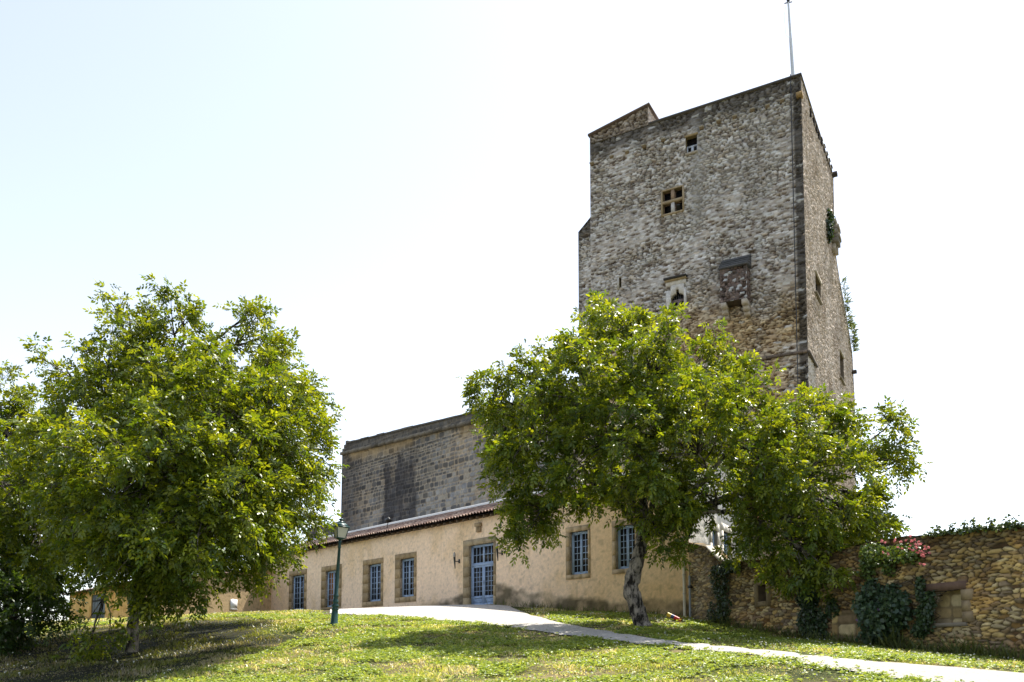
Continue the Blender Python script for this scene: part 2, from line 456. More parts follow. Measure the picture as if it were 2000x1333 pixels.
GREY = [(.47, .435, .395), (.52, .485, .445), (.57, .54, .505), (.40, .345, .29), (.48, .42, .35), (.54, .51, .475), (.32, .275, .235), (.64, .615, .58)]
ST_T = dict(rubble=True, h=.145, w=.42, joint=.020, amp=.12, pits=.02, dash=.28, jit=.24, pal=GREY, mortar=(.48, .43, .385), warp=.018, wf=2.0, ero=1.3, ero0=.3, ef=.6, mdirt=1.5)
DARK = [(.06, .057, .056), (.085, .08, .076), (.13, .118, .105), (.045, .043, .044), (.19, .16, .12), (.11, .102, .096)]
ST_C = dict(h=.25, w=.36, joint=.042, amp=.08, pal=DARK, mortar=(.37, .32, .255), warp=.06, wf=1.2, ero=.3, ero0=.5, mdirt=.2)
OCH = [(.50, .34, .135), (.57, .41, .175), (.37, .25, .11), (.58, .455, .25), (.29, .205, .115), (.48, .33, .13), (.44, .35, .21), (.25, .185, .12)]
ST_G = dict(rubble=True, h=.092, w=.23, joint=.012, amp=.06, pits=.07, jit=.85, facet=1.6, pal=OCH, mortar=(.13, .095, .055), warp=.10, wf=1.9, ero=.8, ero0=.5, mdirt=.8)

# ------------------------------------------------------------------ camera, light
cam = bpy.data.cameras.new('camera'); co = bpy.data.objects.new('camera', cam); COL.objects.link(co)
co.location = (0, 0, 0); co.rotation_euler = (math.pi / 2 + PITCH, 0, 0)
cam.sensor_width = 36; cam.lens = 36 * F / 2000
cam.shift_x = 0; cam.shift_y = (PYC - 666.5) / 2000
cam.clip_start = .1; cam.clip_end = 5000
SC.camera = co
EL_S = math.radians(63); AZ = math.atan2(.66, .75)
sdir = Vector((math.sin(AZ) * math.cos(EL_S), math.cos(AZ) * math.cos(EL_S), math.sin(EL_S)))
sl = bpy.data.lights.new('sun', 'SUN'); sl.energy = 5.0; sl.angle = math.radians(.55); sl.color = (1, .95, .86)
so = bpy.data.objects.new('sun', sl); COL.objects.link(so); so.rotation_euler = sdir.to_track_quat('Z', 'Y').to_euler()
so.location = (20, 10, 60)
w = bpy.data.worlds.new('World'); SC.world = w; w.use_nodes = True
nt = w.node_tree; bg = nt.nodes['Background']
sky = nt.nodes.new('ShaderNodeTexSky'); sky.sky_type = 'NISHITA'; sky.sun_disc = False
sky.sun_elevation = EL_S; sky.sun_rotation = AZ; sky.air_density = 1.0; sky.dust_density = .9; sky.ozone_density = 1.0; sky.altitude = 150
hs = nt.nodes.new('ShaderNodeHueSaturation'); hs.inputs['Saturation'].default_value = .54; nt.links.new(sky.outputs[0], hs.inputs['Color']); nt.links.new(hs.outputs[0], bg.inputs['Color']); bg.inputs['Strength'].default_value = .15
SC.view_settings.view_transform = 'Standard'; SC.view_settings.look = 'None'; SC.view_settings.gamma = 1.0
SC.view_settings.exposure = .95
SC.cycles.max_bounces = 8; SC.cycles.transparent_max_bounces = 8; SC.cycles.use_denoising = True

# ------------------------------------------------------------------ ground
gx = np.unique(np.concatenate([np.linspace(-45, 40, 171), -45 - np.geomspace(1, 700, 28), 40 + np.geomspace(1, 700, 28)]))
gy = np.unique(np.concatenate([np.linspace(-20, 75, 191), -20 - np.geomspace(1, 500, 20), 75 + np.geomspace(1, 900, 28)]))
GX, GY = np.meshgrid(gx, gy, indexing='ij')
GZ = H(GX, GY)
gm = MB(); n1, n2 = GX.shape; idx = np.arange(n1 * n2).reshape(n1, n2)
dry = sstep(.42, .68, fbm(GX * .45, GY * .45, 2))[..., None]
gc = lerp(np.array((.05, .06, .02)), np.array((.20, .155, .085)), dry * .75)
soil_shade = np.clip(1.15 - np.hypot((GX + 12.6) / 6.6, (GY - 23.5) / 9.5) + .7 * (fbm(GX * .5, GY * .5, 6) - .5), 0, 1); soil_shade = sstep(.1, .45, soil_shade)[..., None]  # bare dark soil below the left tree, with its shade painted in
gc = lerp(gc, np.array((.017, .018, .010)), soil_shade * .95)
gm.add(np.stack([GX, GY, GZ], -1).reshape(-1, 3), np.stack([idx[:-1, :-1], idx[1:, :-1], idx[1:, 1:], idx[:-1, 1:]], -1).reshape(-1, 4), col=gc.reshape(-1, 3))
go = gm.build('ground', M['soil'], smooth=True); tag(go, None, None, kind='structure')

# ------------------------------------------------------------------ gravel path
up = [(640, 1196), (700, 1195), (770, 1191), (840, 1187), (905, 1184), (985, 1186), (1030, 1202), (1120, 1224), (1240, 1245), (1380, 1262), (1500, 1275), (1700, 1297), (2000, 1319), (2300, 1340)]
lo = [(640, 1200), (690, 1202.5), (740, 1205), (800, 1208.5), (870, 1214), (940, 1220), (1000, 1227), (1090, 1240), (1210, 1255), (1340, 1268), (1450, 1280), (1600, 1303), (1790, 1336), (1950, 1372)]
def resample(P, n):
    P = np.asarray(P, float); s = np.concatenate([[0], np.cumsum(np.linalg.norm(np.diff(P[:, :2], axis=0), axis=1))]); s /= s[-1]
    tt = np.linspace(0, 1, n); return np.stack([np.interp(tt, s, P[:, k]) for k in range(P.shape[1])], -1)
upw = []
for i, (a, b) in enumerate(up):
    if i < 6:
        u, z = FAC.hit(a, b); upw.append(FAC.pos(u, z, -.1))
    else: upw.append(ground_hit(a, b))
low = [ground_hit(a, b) for a, b in lo]
upw = np.array(upw); low = np.array(low)
stn = 13 * 14
tt = np.linspace(0, len(upw) - 1, stn)
UPW = np.stack([np.interp(tt, np.arange(len(upw)), upw[:, k]) for k in range(2)], -1)
LOW = np.stack([np.interp(tt, np.arange(len(low)), low[:, k]) for k in range(2)], -1)
k5 = np.ones(9) / 9
for A in (UPW, LOW):
    for k in range(2):
        pad = np.pad(A[:, k], 4, mode='edge'); A[:, k] = np.convolve(pad, k5, 'valid')
wob = (fbm(np.arange(stn) * .35, np.zeros(stn), 3) - .5)
wob2 = (fbm(np.arange(stn) * .35, np.zeros(stn) + 50, 4) - .5)
dirv = nrm(LOW - UPW)
PATH_U = UPW - dirv * wob[:, None] * .8; PATH_L = LOW + dirv * wob2[:, None] * .8
ac = np.linspace(0, 1, 15)
PX = PATH_U[:, None] * (1 - ac)[None, :, None] + PATH_L[:, None] * ac[None, :, None]
PZ = H(PX[..., 0], PX[..., 1]) + .03 * np.sqrt(np.clip(np.minimum(ac, 1 - ac) * 6, 0, 1))[None] + .035
pm = MB(); idx = np.arange(stn * 15).reshape(stn, 15)
pc = np.array((.47, .44, .40)) * (.85 + .3 * fbm(PX[..., 0] * 3, PX[..., 1] * 3, 4))[..., None]
pm.add(np.concatenate([PX, PZ[..., None]], -1).reshape(-1, 3), np.stack([idx[:-1, :-1], idx[:-1, 1:], idx[1:, 1:], idx[1:, :-1]], -1).reshape(-1, 4), col=pc.reshape(-1, 3))
tag(pm.build('gravel_path', M['gravel'], smooth=True), None, None, kind='structure')
PCEN = (PATH_U + PATH_L) / 2; PHALF = np.linalg.norm(PATH_U - PATH_L, axis=1) / 2

def path_frac(x, y):
    """>0 inside the path (metres from edge)"""
    out = np.full(len(x), -9.0)
    for i in range(0, len(x), 40000):
        p = np.stack([x[i:i + 40000], y[i:i + 40000]], -1)
        A = PATH_U[None, ::2]; B = PATH_L[None, ::2]
        ab = B - A; L = np.linalg.norm(ab, axis=-1)
        t = np.clip(((p[:, None] - A) * ab).sum(-1) / (L ** 2), 0, 1)
        c = A + ab * t[..., None]; dist = np.linalg.norm(p[:, None] - c, axis=-1)
        k = dist.argmin(1); r = np.arange(len(p))
        e = np.minimum(t[r, k], 1 - t[r, k]) * L[0, k]
        out[i:i + 40000] = np.where(dist[r, k] < .35, e, -dist[r, k])
    return out
# ------------------------------------------------------------------ windows
BLUE = np.array((.33, .44, .60))
def bars(mb, pl, u0, u1, z0, z1, cols, rows, o, bw=.024, col=BLUE, dep=.03):
    for i in range(1, cols):
        u = u0 + (u1 - u0) * i / cols; mb.pbox(pl, u - bw / 2, u + bw / 2, z0, z1, o, o + dep, col)
    for j in range(1, rows):
        z = z0 + (z1 - z0) * j / rows; mb.pbox(pl, u0, u1, z - bw / 2, z + bw / 2, o + .001, o + dep - .003, col)

def frame(mb, pl, u0, u1, z0, z1, fw, o, dep, col):
    mb.pbox(pl, u0, u0 + fw, z0, z1, o, o + dep, col); mb.pbox(pl, u1 - fw, u1, z0, z1, o, o + dep, col)
    mb.pbox(pl, u0 + fw, u1 - fw, z0, z0 + fw, o, o + dep, col); mb.pbox(pl, u0 + fw, u1 - fw, z1 - fw, z1, o, o + dep, col)

def casement(pl, parent, rect, rows=6, rec=.2, cols=2, col=BLUE, surround=None, scol=(.30, .22, .12), warm=False, name='window'):
    u0, u1, z0, z1 = rect
    mb = MB(); o = -rec
    frame(mb, pl, u0, u1, z0, z1, .06, o, .07, col)
    um = (u0 + u1) / 2
    for a, b in ((u0 + .06, um - .004), (um + .004, u1 - .06)):
        frame(mb, pl, a, b, z0 + .06, z1 - .06, .055, o + .012, .05, col * .97)
        bars(mb, pl, a + .055, b - .055, z0 + .115, z1 - .115, cols, rows, o + .02, col=col)
    w_ = mb.build(name, M['paint'], parent)
    g = MB()
    gcol = (.02, .018, .016)
    g.pbox(pl, u0 + .06, u1 - .06, z0 + .06, z1 - .06, o + .018, o + .024, gcol)
    g.build('pane', M['glass'], w_)
    if warm:
        c = MB(); um2 = u0 + (u1 - u0) * .52
        c.pbox(pl, u0 + .2, um2, z0 + .07, z0 + (z1 - z0) * .97, o + .026, o + .027, (.22, .09, .025)); c.build('blind', M['wood'], w_)
    if surround:
        s0, s1, y0, y1 = surround
        sm = MB(); r = np.random.default_rng(int(abs(u0) * 100))
        def blocks(a, b, c, d, vertical):
            n = max(1, int(round(((d - c) if vertical else (b - a)) / .55)))
            for i in range(n):
                k = np.array(scol) * r.uniform(.8, 1.2)
                pr = .028 + r.uniform(0, .008)
                if vertical:
                    y_0 = c + (d - c) * i / n; y_1 = c + (d - c) * (i + 1) / n - .008
                    sm.pbox(pl, a, b, y_0, y_1, -rec, pr, k)
                else:
                    x0 = a + (b - a) * i / n; x1 = a + (b - a) * (i + 1) / n - .008
                    sm.pbox(pl, x0, x1, c, d, -rec, pr + .004, k)
        blocks(s0, u0, z0, z1, True); blocks(u1, s1, z0, z1, True)
        blocks(s0, s1, z1, y1, False)
        if y0 < z0 - .02: blocks(s0, s1, y0, z0, False)
        sm.build('surround', M['dressed'], w_)
    return w_

# ------------------------------------------------------------------ HOUSE
zs_ = [FAC.hit(966, 1012)[1], FAC.hit(645, 1064)[1]]
ZE = float(np.mean(zs_))                      # eave height
ZR = CUR.hit(900, 995)[1] ; ZR2 = CUR.hit(690, 1034)[1]; ZR = (ZR + ZR2) / 2 - .22
print('eave', zs_, ZE, 'roof top', ZR, ZR2, 'UR', UR, 'UC0', UC0, 'UW', UW)
house = thing('long_house', 'long low cream rendered house with blue panes under a clay tile roof, below the tower', 'house', FAC.pos((UR + UC0) / 2, 2.2, -2.5))
wr = {}
wr['A'] = (FAC.rect(570, 594.5, 1124, 1192), FAC.rect(565, 599, 1114, 1196))
wr['B'] = (FAC.rect(636, 660, 1115, 1186), FAC.rect(628, 667, 1105, 1191))
wr['C'] = (FAC.rect(719.5, 744.5, 1102, 1175), FAC.rect(709, 748.5, 1092.5, 1185))
wr['D'] = (FAC.rect(782, 809, 1091, 1166), FAC.rect(772, 813.5, 1081, 1176.5))
wr['E'] = (FAC.rect(1113, 1149, 1038, 1122), FAC.rect(1106, 1153, 1028, 1131))
wr['F'] = (FAC.rect(1203, 1241, 1026, 1111), FAC.rect(1196, 1246, 1015, 1120))
door = FAC.rect(917, 964.5, 1063, 1182.5); dsur = FAC.rect(905.5, 968.5, 1052, 1182.5)
holes = [r[0] + (.2,) for r in wr.values()] + [door + (.22,)]
ub = np.array([FAC.hit(p, q)[0] for p, q in ((500, 1198), (700, 1195), (860, 1186), (940, 1183), (1010, 1185), (1100, 1193), (1220, 1200), (1347, 1207))])
zb = np.array([FAC.hit(p, q)[1] for p, q in ((500, 1198), (700, 1195), (860, 1186), (940, 1183), (1010, 1185), (1100, 1193), (1220, 1200), (1347, 1207))])
STU = np.array((.92, .705, .51))
def stucco_col(U, Z, col, info):
    c = np.ones(U.shape + (3,)) * STU
    k = fbm(U * .35, Z * .5, 3, 4)[..., None]
    c = c * (.92 + .16 * k)
    c = lerp(c, c * np.array((.88, .84, .72)), sstep(.45, .7, fbm(U * .9, Z * .6, 6, 4))[..., None] * .8)
    hb = Z - np.interp(U, ub, zb)
    n = fbm(U * 1.1, Z * 1.4, 1, 4)
    amp = np.interp(U, [-8, -3.4, -1.0, .8, 3, 6, 12], [.12, .25, .75, 1.0, .95, .65, .55])
    st = sstep(-.15, .12, amp * (.35 + 1.0 * n) - hb)
    c = lerp(c, np.array((.105, .09, .055)) * (.7 + .6 * fbm(U * 4, Z * 4, 2))[..., None], (st * np.clip(-.1 + 1.7 * fbm(U * 1.7, Z * 2.3, 4, 4), 0, .9) * sstep(.1, .3, amp))[..., None])
    oc = sstep(3.5, 8.5, U)[..., None] * .75
    c = lerp(c, c * np.array((.84, .76, .54)), oc)
    spk = sstep(.62, .75, fbm(U * 7, Z * 7, 4, 3))[..., None]
    return c * (1 - .2 * spk)
hm = MB()
zr_top = lambda U: np.full(np.shape(U), ZE + .12)
panel(hm, FAC, UC0 - 3, UR, .2, ZE + .12, .075, holes=holes, colfn=stucco_col, revcol=tuple(STU * .85))
# plain back wall and left end of the house body
hm.quad(FAC.pos(UC0 - 3, .2, -10), FAC.pos(UR + 1, .2, -10), FAC.pos(UR + 1, ZE, -10), FAC.pos(UC0 - 3, ZE, -10), col=STU)
hm.quad(FAC.pos(UC0 - 3, .2, -10), FAC.pos(UC0 - 3, .2, 0), FAC.pos(UC0 - 3, ZE, 0), FAC.pos(UC0 - 3, ZE, -10), col=STU)
hw = hm.build('wall', M['stucco'], house, smooth=True)
# right-hand end wall, paler plaster then bare stone, with two windows
ez0, ez1 = .3, ZR + .2
e1 = END.rect(1412, 1426, 1040, 1094); e2 = END.rect(1390, 1401, 1036, 1090)
EPAL = [(.52, .48, .43), (.58, .54, .49), (.46, .42, .37), (.62, .58, .52)]
ST_E = dict(h=.3, w=.5, joint=.05, amp=.06, pal=EPAL, mortar=(.55, .52, .47), warp=.06, ero=.5, ero0=.2)
ue_q = END.hit(1440, 1050)[0]
def end_col(U, Z, col, info):
    pl_ = np.ones(U.shape + (3,)) * np.array((.70, .65, .58)) * (.88 + .25 * fbm(U * 1.2, Z * 1.2, 5))[..., None]
    return lerp(pl_, col, sstep(-.2, .1, U - ue_q + .5 * (fbm(U, Z * 2, 1) - .5))[..., None])
em = MB()
def end_top(U): return ZE + (ZR - ZE) * np.clip(1 - np.abs(U - 5.0) / 5.0, 0, 1) + .1
panel(em, END, 0, 9.5, ez0, ez1, .06, holes=[e1 + (.22,), e2 + (.22,)], style=ST_E, seed=8, colfn=end_col, top=end_top, revcol=(.6, .56, .5))
end_w = em.build('end_wall', M['stucco'], house, smooth=True)
for r in (e1, e2):
    x0, x1, y0, y1 = r
    casement(END, house, r, rows=5, surround=(x0 - .22, x1 + .22, y0, y1 + .3), scol=(.66, .6, .52))
for k, (r, s) in wr.items():
    x = casement(FAC, house, r, rows=(6 if k in 'ABCD' else 6), surround=(s[0], s[1], s[2], s[3]), warm=(k == 'B'), scol=(.36, .265, .15) if k in 'ABCD' else (.42, .315, .19))
    if k == 'B': x['label'] = 'window with an amber blind behind its panes'
# door
u0, u1, z0, z1 = door; um = (u0 + u1) / 2; zt = FAC.hit(940, 1102)[1]; zbt = FAC.hit(940, 1166)[1]
DB = np.array((.32, .43, .62))
d = MB(); o = -.2
frame(d, FAC, u0, u1, z0, z1, .06, o, .09, DB)
d.pbox(FAC, u0 + .06, u1 - .06, zt - .05, zt + .05, o, o + .085, DB)
for a, b in ((u0 + .06, um), (um, u1 - .06)):
    frame(d, FAC, a + .003, b - .003, zt + .05, z1 - .06, .05, o + .01, .05, DB); bars(d, FAC, a + .05, b - .05, zt + .1, z1 - .11, 3, 2, o + .02, col=DB)
do = d.build('door', M['paint'], house)
g = MB(); g.pbox(FAC, u0 + .06, u1 - .06, zt + .05, z1 - .06, o + .018, o + .024, (.02, .018, .016)); g.build('transom_pane', M['glass'], do)
for i, (a, b) in enumerate(((u0 + .06, um - .004), (um + .004, u1 - .06))):
    l = MB()
    frame(l, FAC, a, b, z0 + .02, zt - .05, .09, o + .012, .055, DB)
    l.pbox(FAC, a + .09, b - .09, zbt - .06, zbt + .06, o + .013, o + .064, DB)
    l.pbox(FAC, a + .09, b - .09, z0 + .11, zbt - .06, o + .015, o + .04, DB * .95)
    frame(l, FAC, a + .16, b - .16, z0 + .18, zbt - .13, .025, o + .04, .012, DB * 1.03)
    bars(l, FAC, a + .09, b - .09, zbt + .06, zt - .14, 3, 6, o + .02, col=DB)
    l.pbox(FAC, a + .085, b - .085, zbt + .055, zt - .135, o + .018, o + .024, (.02, .018, .016))
    lo_ = l.build('door_leaf', M['paint'], do)
hh = MB(); hh.pbox(FAC, um + .02, um + .05, z0 + 1.0, z0 + 1.22, -.135, -.125, (.05, .05, .05)); hh.tube([FAC.pos(um + .035, z0 + 1.12, -.125), FAC.pos(um + .035, z0 + 1.12, -.07), FAC.pos(um + .13, z0 + 1.11, -.065)], .012, 8, (.05, .05, .05))
hh.build('handle', M['metal'], do)
ds = MB(); r = np.random.default_rng(5); s0, s1, y0, y1 = dsur
nb = 6
for (a, b) in ((s0, u0), (u1, s1)):
    for i in range(nb):
        ds.pbox(FAC, a, b, y0 - .1 + (z1 - y0 + .1) * i / nb, y0 - .1 + (z1 - y0 + .1) * (i + 1) / nb - .01, -.22, .03 + r.uniform(0, .012), np.array((.36, .28, .17)) * r.uniform(.8, 1.2))
for i in range(3):
    ds.pbox(FAC, s0 + (s1 - s0) * i / 3, s0 + (s1 - s0) * (i + 1) / 3 - .01, z1, y1, -.22, .04 + .004 * i, np.array((.36, .29, .19)) * r.uniform(.85, 1.15))
ds.pbox(FAC, s0 - .1, s1 + .1, y0 - .3, y0 - .012, -.22, .35, (.4, .37, .32))
ds.build('door_surround', M['dressed'], do)
# carved head above the door
u, z = FAC.hit(936.5, 1031); k = MB()
k.pbox(FAC, u - .2, u + .2, z + .05, z + .22, 0, .16, (.40, .30, .19)); k.pbox(FAC, u - .15, u + .15, z - .22, z + .05, 0, .11, (.36, .27, .17))
k.pbox(FAC, u - .05, u + .05, z - .1, z + .02, .11, .16, (.38, .29, .18)); k.pbox(FAC, u - .12, u - .06, z - .02, z + .03, .11, .135, (.3, .22, .13)); k.pbox(FAC, u + .06, u + .12, z - .02, z + .03, .11, .135, (.3, .22, .13))
k.build('carved_corbel', M['dressed'], house)
# roof: half-round clay tiles
def tile_roof(mb, pl, u0, u1, o0, z0, o1, z1, period=.23, course=.36, seed=3, shear=0.0):
    n = int((u1 - u0) / period); per = (u1 - u0) / n
    us = np.linspace(u0, u1, n * 6 + 1)
    Ls = math.hypot(o1 - o0, z1 - z0); m = int(Ls / course)
    ts = np.sort(np.concatenate([np.arange(m + 1) / m, np.arange(1, m + 1) / m - 1e-3]))
    U, T = np.meshgrid(us, ts, indexing='ij')
    ph = (U - u0) / per
    prof = np.sqrt(np.clip(1 - (2 * (ph % 1) - 1) ** 2, 0, 1))
    colid = np.floor(ph).astype(int); row = np.clip(np.floor(T * m + 1e-6), 0, m).astype(int)
    rr = _T[4][colid & 255, (row * 7 + seed) & 255]; r2 = _T[5][colid & 255, (row * 5 + seed) & 255]
    step = (1 - (T * m - row)) * .035
    wav = .05 * (fbm(U * .4, T * 3, 6, 3) - .5)
    up = prof * .085 + step + wav + .02 * (r2 - .5)
    sl = nrm(np.array((-(z1 - z0), (o1 - o0)))) ;
    if sl[1] < 0: sl = -sl
    O = o0 + (o1 - o0) * T + sl[0] * up; Zz = z0 + (z1 - z0) * T + sl[1] * up
    pal = np.array([(.28, .17, .13), (.38, .26, .20), (.21, .13, .105), (.34, .22, .165), (.16, .105, .09), (.45, .34, .27)])
    c = pal[(rr * 5.99).astype(int)] * (.8 + .4 * r2)[..., None]
    P = pl.pos(U + shear * np.minimum(O, 0), Zz, O); a, b = U.shape; idx = np.arange(a * b).reshape(a, b)
    mb.add(P.reshape(-1, 3), np.stack([idx[:-1, :-1], idx[1:, :-1], idx[1:, 1:], idx[:-1, 1:]], -1).reshape(-1, 4), col=c.reshape(-1, 3))
    # the thickness of the eave tiles
    E = P[:, 0]; E2 = E - np.array((0, 0, .03)); i = np.arange(a - 1)
    mb.add(np.concatenate([E, E2]), np.stack([i, i + 1, a + i + 1, a + i], -1), col=np.concatenate([c[:, 0] * .6] * 2))
rm = MB()
ESH = float(END.e @ FAC.e) / float(END.e @ FAC.n)
OV = .42
slope = (ZR - ZE) / 5.0
UCR = CUR.hit(1110, 900)[0]
ue0 = FAC.hit(600, 1070)[0] - 10
ue0 = UC0 - 3.4
tile_roof(rm, FAC, ue0, UR + .25, OV, ZE + .26 - slope * OV, -5.02, ZR, shear=ESH)
tile_roof(rm, FAC, UCR, UR + .3, -10.4, ZE, -5.02, ZR, seed=9, shear=ESH)
# underside boards
rm.quad(FAC.pos(ue0, ZE + .2 - slope * OV, OV - .02), FAC.pos(UR + .25, ZE + .2 - slope * OV, OV - .02), FAC.pos(UR + .25 - 5 * ESH, ZR - .05, -5), FAC.pos(ue0, ZR - .05, -5), col=(.1, .07, .05))
roof = rm.build('roof', M['tile'], house)
tl = MB()
for u in np.arange(ue0 + .2, UR + .2, .52):
    h0 = ZE - .06 - slope * .34
    p = [FAC.pos(u, ZE + .0, .0), FAC.pos(u + .11, ZE + .0, .0), FAC.pos(u + .11, ZE - slope * .3, .34), FAC.pos(u, ZE - slope * .3, .34)]
    q = [x + np.array((0, 0, .14)) for x in p]
    tl.hexa(p + q, (.12, .085, .055))
tl.build('rafter_tails', M['wood'], roof)
fl = MB(); fl.pbox(FAC, ue0, UR - 5 * ESH, ZR + .02, ZR + .2, -5.0, -4.9, (.62, .60, .58)); fl.pbox(FAC, ue0, UR - 5 * ESH, ZR + .02, ZR + .06, -4.9, -4.75, (.62, .60, .58)); fl.build('flashing', M['metal'], roof)

# ------------------------------------------------------------------ low wing and its sign
wing = thing('low_wing', 'low ochre rendered wing with a grey plank door, standing left of the long house', 'house', W3.pos(0, 2.4, -2))
zwe = W3.hit(225, 1144)[1]; zw_hi = zwe + 1.7
wd = W3.rect(178, 205, 1161, 1213)
print('wing eave', zwe, 'UW', UW, 'door', wd)
def wing_col(U, Z, col, info):
    c = np.ones(U.shape + (3,)) * np.array((.74, .46, .16))
    c = c * (.84 + .32 * fbm(U * .6, Z * .6, 2))[..., None]
    return lerp(c, c * np.array((.8, .72, .6)), sstep(.5, .72, fbm(U * 1.3, Z * 1.3, 5))[..., None])
def wing_col2(U, Z, col, info):
    c = np.ones(U.shape + (3,)) * np.array((.62, .455, .26))
    c = c * (.86 + .28 * fbm(U * .8, Z * .8, 2))[..., None]
    crack = sstep(.035, .01, np.abs(fbm(U * 1.4, Z * 1.4, 3, 5) - .5))
    return c * (1 - .3 * crack[..., None])
wm = MB()
panel(wm, W3, -13, 0, .5, zwe, .1, holes=[wd + (.15,)], colfn=wing_col, revcol=(.4, .27, .13))
panel(wm, W2, 0, UW, .5, zw_hi, .1, colfn=wing_col2, top=lambda U: zwe + (zw_hi - zwe) * (1 - U / UW))
wm.quad(W3.pos(-13, .5, 0), W3.pos(-13, .5, -UW), W3.pos(-13, zw_hi, -UW), W3.pos(-13, zwe, 0), col=(.6, .4, .2))
wm.build('wall', M['stucco'], wing, smooth=True)
rm = MB(); WB = float((C0 - C1) @ W3.n); WSH = float((C0 - C1) @ W3.e) / WB
tile_roof(rm, W3, -13.3, .2, .35, zwe - .08, WB + .05, zw_hi + .05, seed=5, shear=WSH)
rm.quad(W3.pos(-13.3, zwe - .14, .33), W3.pos(.2, zwe - .14, .33), W3.pos(.2 + WSH * WB, zw_hi - .03, WB + .05), W3.pos(-13.3, zw_hi - .03, WB + .05), col=(.12, .08, .05))
rm.build('roof', M['tile'], wing)
dm = MB(); u0, u1, z0, z1 = wd
nb = 5
for i in range(nb):
    dm.pbox(W3, u0 + (u1 - u0) * i / nb, u0 + (u1 - u0) * (i + 1) / nb - .008, z0, z1, -.12, -.07 - .004 * (i % 2), np.array((.15, .17, .175)) * (.9 + .06 * i))
dm.pbox(W3, u0 + .04, u1 - .04, z1 - .42, z1 - .32, -.07, -.04, (.03, .03, .03))
dm.build('door', M['wood'], wing)
u0, u1, z0, z1 = W2.rect(450, 463, 1171, 1190); sg = MB(); sg.pbox(W2, u0, u1, z0, z1, .0, .03, (.8, .8, .8))
sg.pbox(W2, u0 + .02, u1 - .02, z0 - .03, z0, 0, .05, (.5, .5, .5))
tag(sg.build('wall_panel', M['opal']), 'small blank white panel fixed to the sunlit ochre wing wall', 'sign')

# ------------------------------------------------------------------ CURTAIN WALL behind the house
uL = CUR.hit(668, 905)[0]; uLp = CUR.hit(678, 868)[0]; uRc = CUR.hit(1120, 800)[0]
zst = np.mean([CUR.hit(911, 831.5)[1], CUR.hit(672, 889)[1]]); zpt = np.mean([CUR.hit(678, 867)[1], CUR.hit(930, 806)[1]])
_a, _b = CUR.hit(672, 889), CUR.hit(911, 831.5); zsf = lambda u: _a[1] + (_b[1] - _a[1]) * (np.asarray(u, float) - _a[0]) / (_b[0] - _a[0])
_c, _d = CUR.hit(678, 867), CUR.hit(930, 806); zpf = lambda u: _c[1] + (_d[1] - _c[1]) * (np.asarray(u, float) - _c[0]) / (_d[0] - _c[0])
print('string', CUR.hit(911, 831.5)[1], CUR.hit(672, 889)[1], 'par', CUR.hit(678, 867)[1], CUR.hit(930, 806)[1], 'uL', uL, uRc)
cw = thing('hall_wall', 'tall dark weathered stone wall with parapet rising behind the tiled roof', 'stone wall', CUR.pos((uL + uRc) / 2, 2.5, -3))
us1 = CUR.hit(757, 950)[0]; us2 = CUR.hit(808, 950)[0]; usm = (us1 + us2) / 2
def cur_col(U, Z, col, info):
    p, r1, r2 = info
    c = col.copy(); zst = zsf(U)
    n1 = fbm(U * .4, Z * .4, 4, 4); n2 = fbm(U * .9 + 9, Z * .9, 1, 3)
    fr = sstep(usm + 1.5, usm + 6.5, U + 3 * (n1 - .5)); fb = sstep(zst - 2.6, ZR + .8, Z + 2.4 * (n1 - .5))
    lite = np.array([(.26, .25, .24), (.34, .325, .305), (.20, .195, .195), (.37, .33, .27), (.30, .30, .305)])[(r2 * 4.99).astype(int)] * (.8 + .4 * r1)[..., None]
    keepdark = (r1 < .30)[..., None]
    k = np.clip(.22 + .6 * fr + .6 * fb, 0, .95)[..., None] * p[..., None]
    c = np.where(keepdark, lerp(c, lite, k * .45), lerp(c, lite, k))
    c = lerp(c, c * np.array((1.2, 1.06, .88)), (sstep(.5, .66, n2) * .5)[..., None])
    c = lerp(c, c * np.array((1.25, 1.2, 1.15)), ((1 - p) * (.3 + .7 * fr))[..., None])
    # dark run-off streaks below the parapet
    un = U + 1.3 * (fbm(Z * .7, U * 1.2, 3, 4) - .5)
    w1 = us1 - .55; w2 = us2 + .15
    st = np.clip(sstep(w1 - .35, w1 + .25, un) * sstep(w2 + .35, w2 - .25, un), 0, 1) * (.55 + .45 * sstep(.5, .35, np.exp(-((un - (us1 + .75)) / .35) ** 2) * sstep(ZR, zst, Z)))
    st = st * sstep(zst - .1, zst - 2.0, Z + 1.3 * (fbm(U * 1.6, Z * .7, 2) - .5)) * (.6 + .75 * fbm(U * 2.6, Z * .35, 6)) * (.65 + .6 * fbm(U * 1.3, Z * 1.3, 3))
    st2 = sstep(uL + 4.2, uL + .5, U + 2.0 * (fbm(Z * .5, U * .3, 2) - .5)) * .65
    st = np.clip(np.maximum(st, st2), 0, .9)
    c = lerp(c, (np.array((.042, .040, .043)) * (.7 + .6 * r2)[..., None]) * (1 + .6 * (1 - p))[..., None], st[..., None])
    tp = sstep(zst - .9, zst - .1, Z + .5 * (fbm(U * 1.2, Z * 2, 1) - .5)) * (Z < zst) * sstep(.42, .56, fbm(U * .5, Z * .2, 7))
    c = lerp(c, np.array((.33, .24, .13)) * (.7 + .6 * r1)[..., None], (tp * .8)[..., None])
    pr = (Z > zst + .05)
    c = np.where(pr[..., None], lerp(c, np.array((.07, .065, .06)) * (.7 + .8 * r2)[..., None], .7), c)
    return c
def cur_top(U):
    return np.where(U > uL, zsf(U), ZR + 1.1 + .3 * (fbm(U * 1.5, U * 0, 3) - .5))
cm = MB()
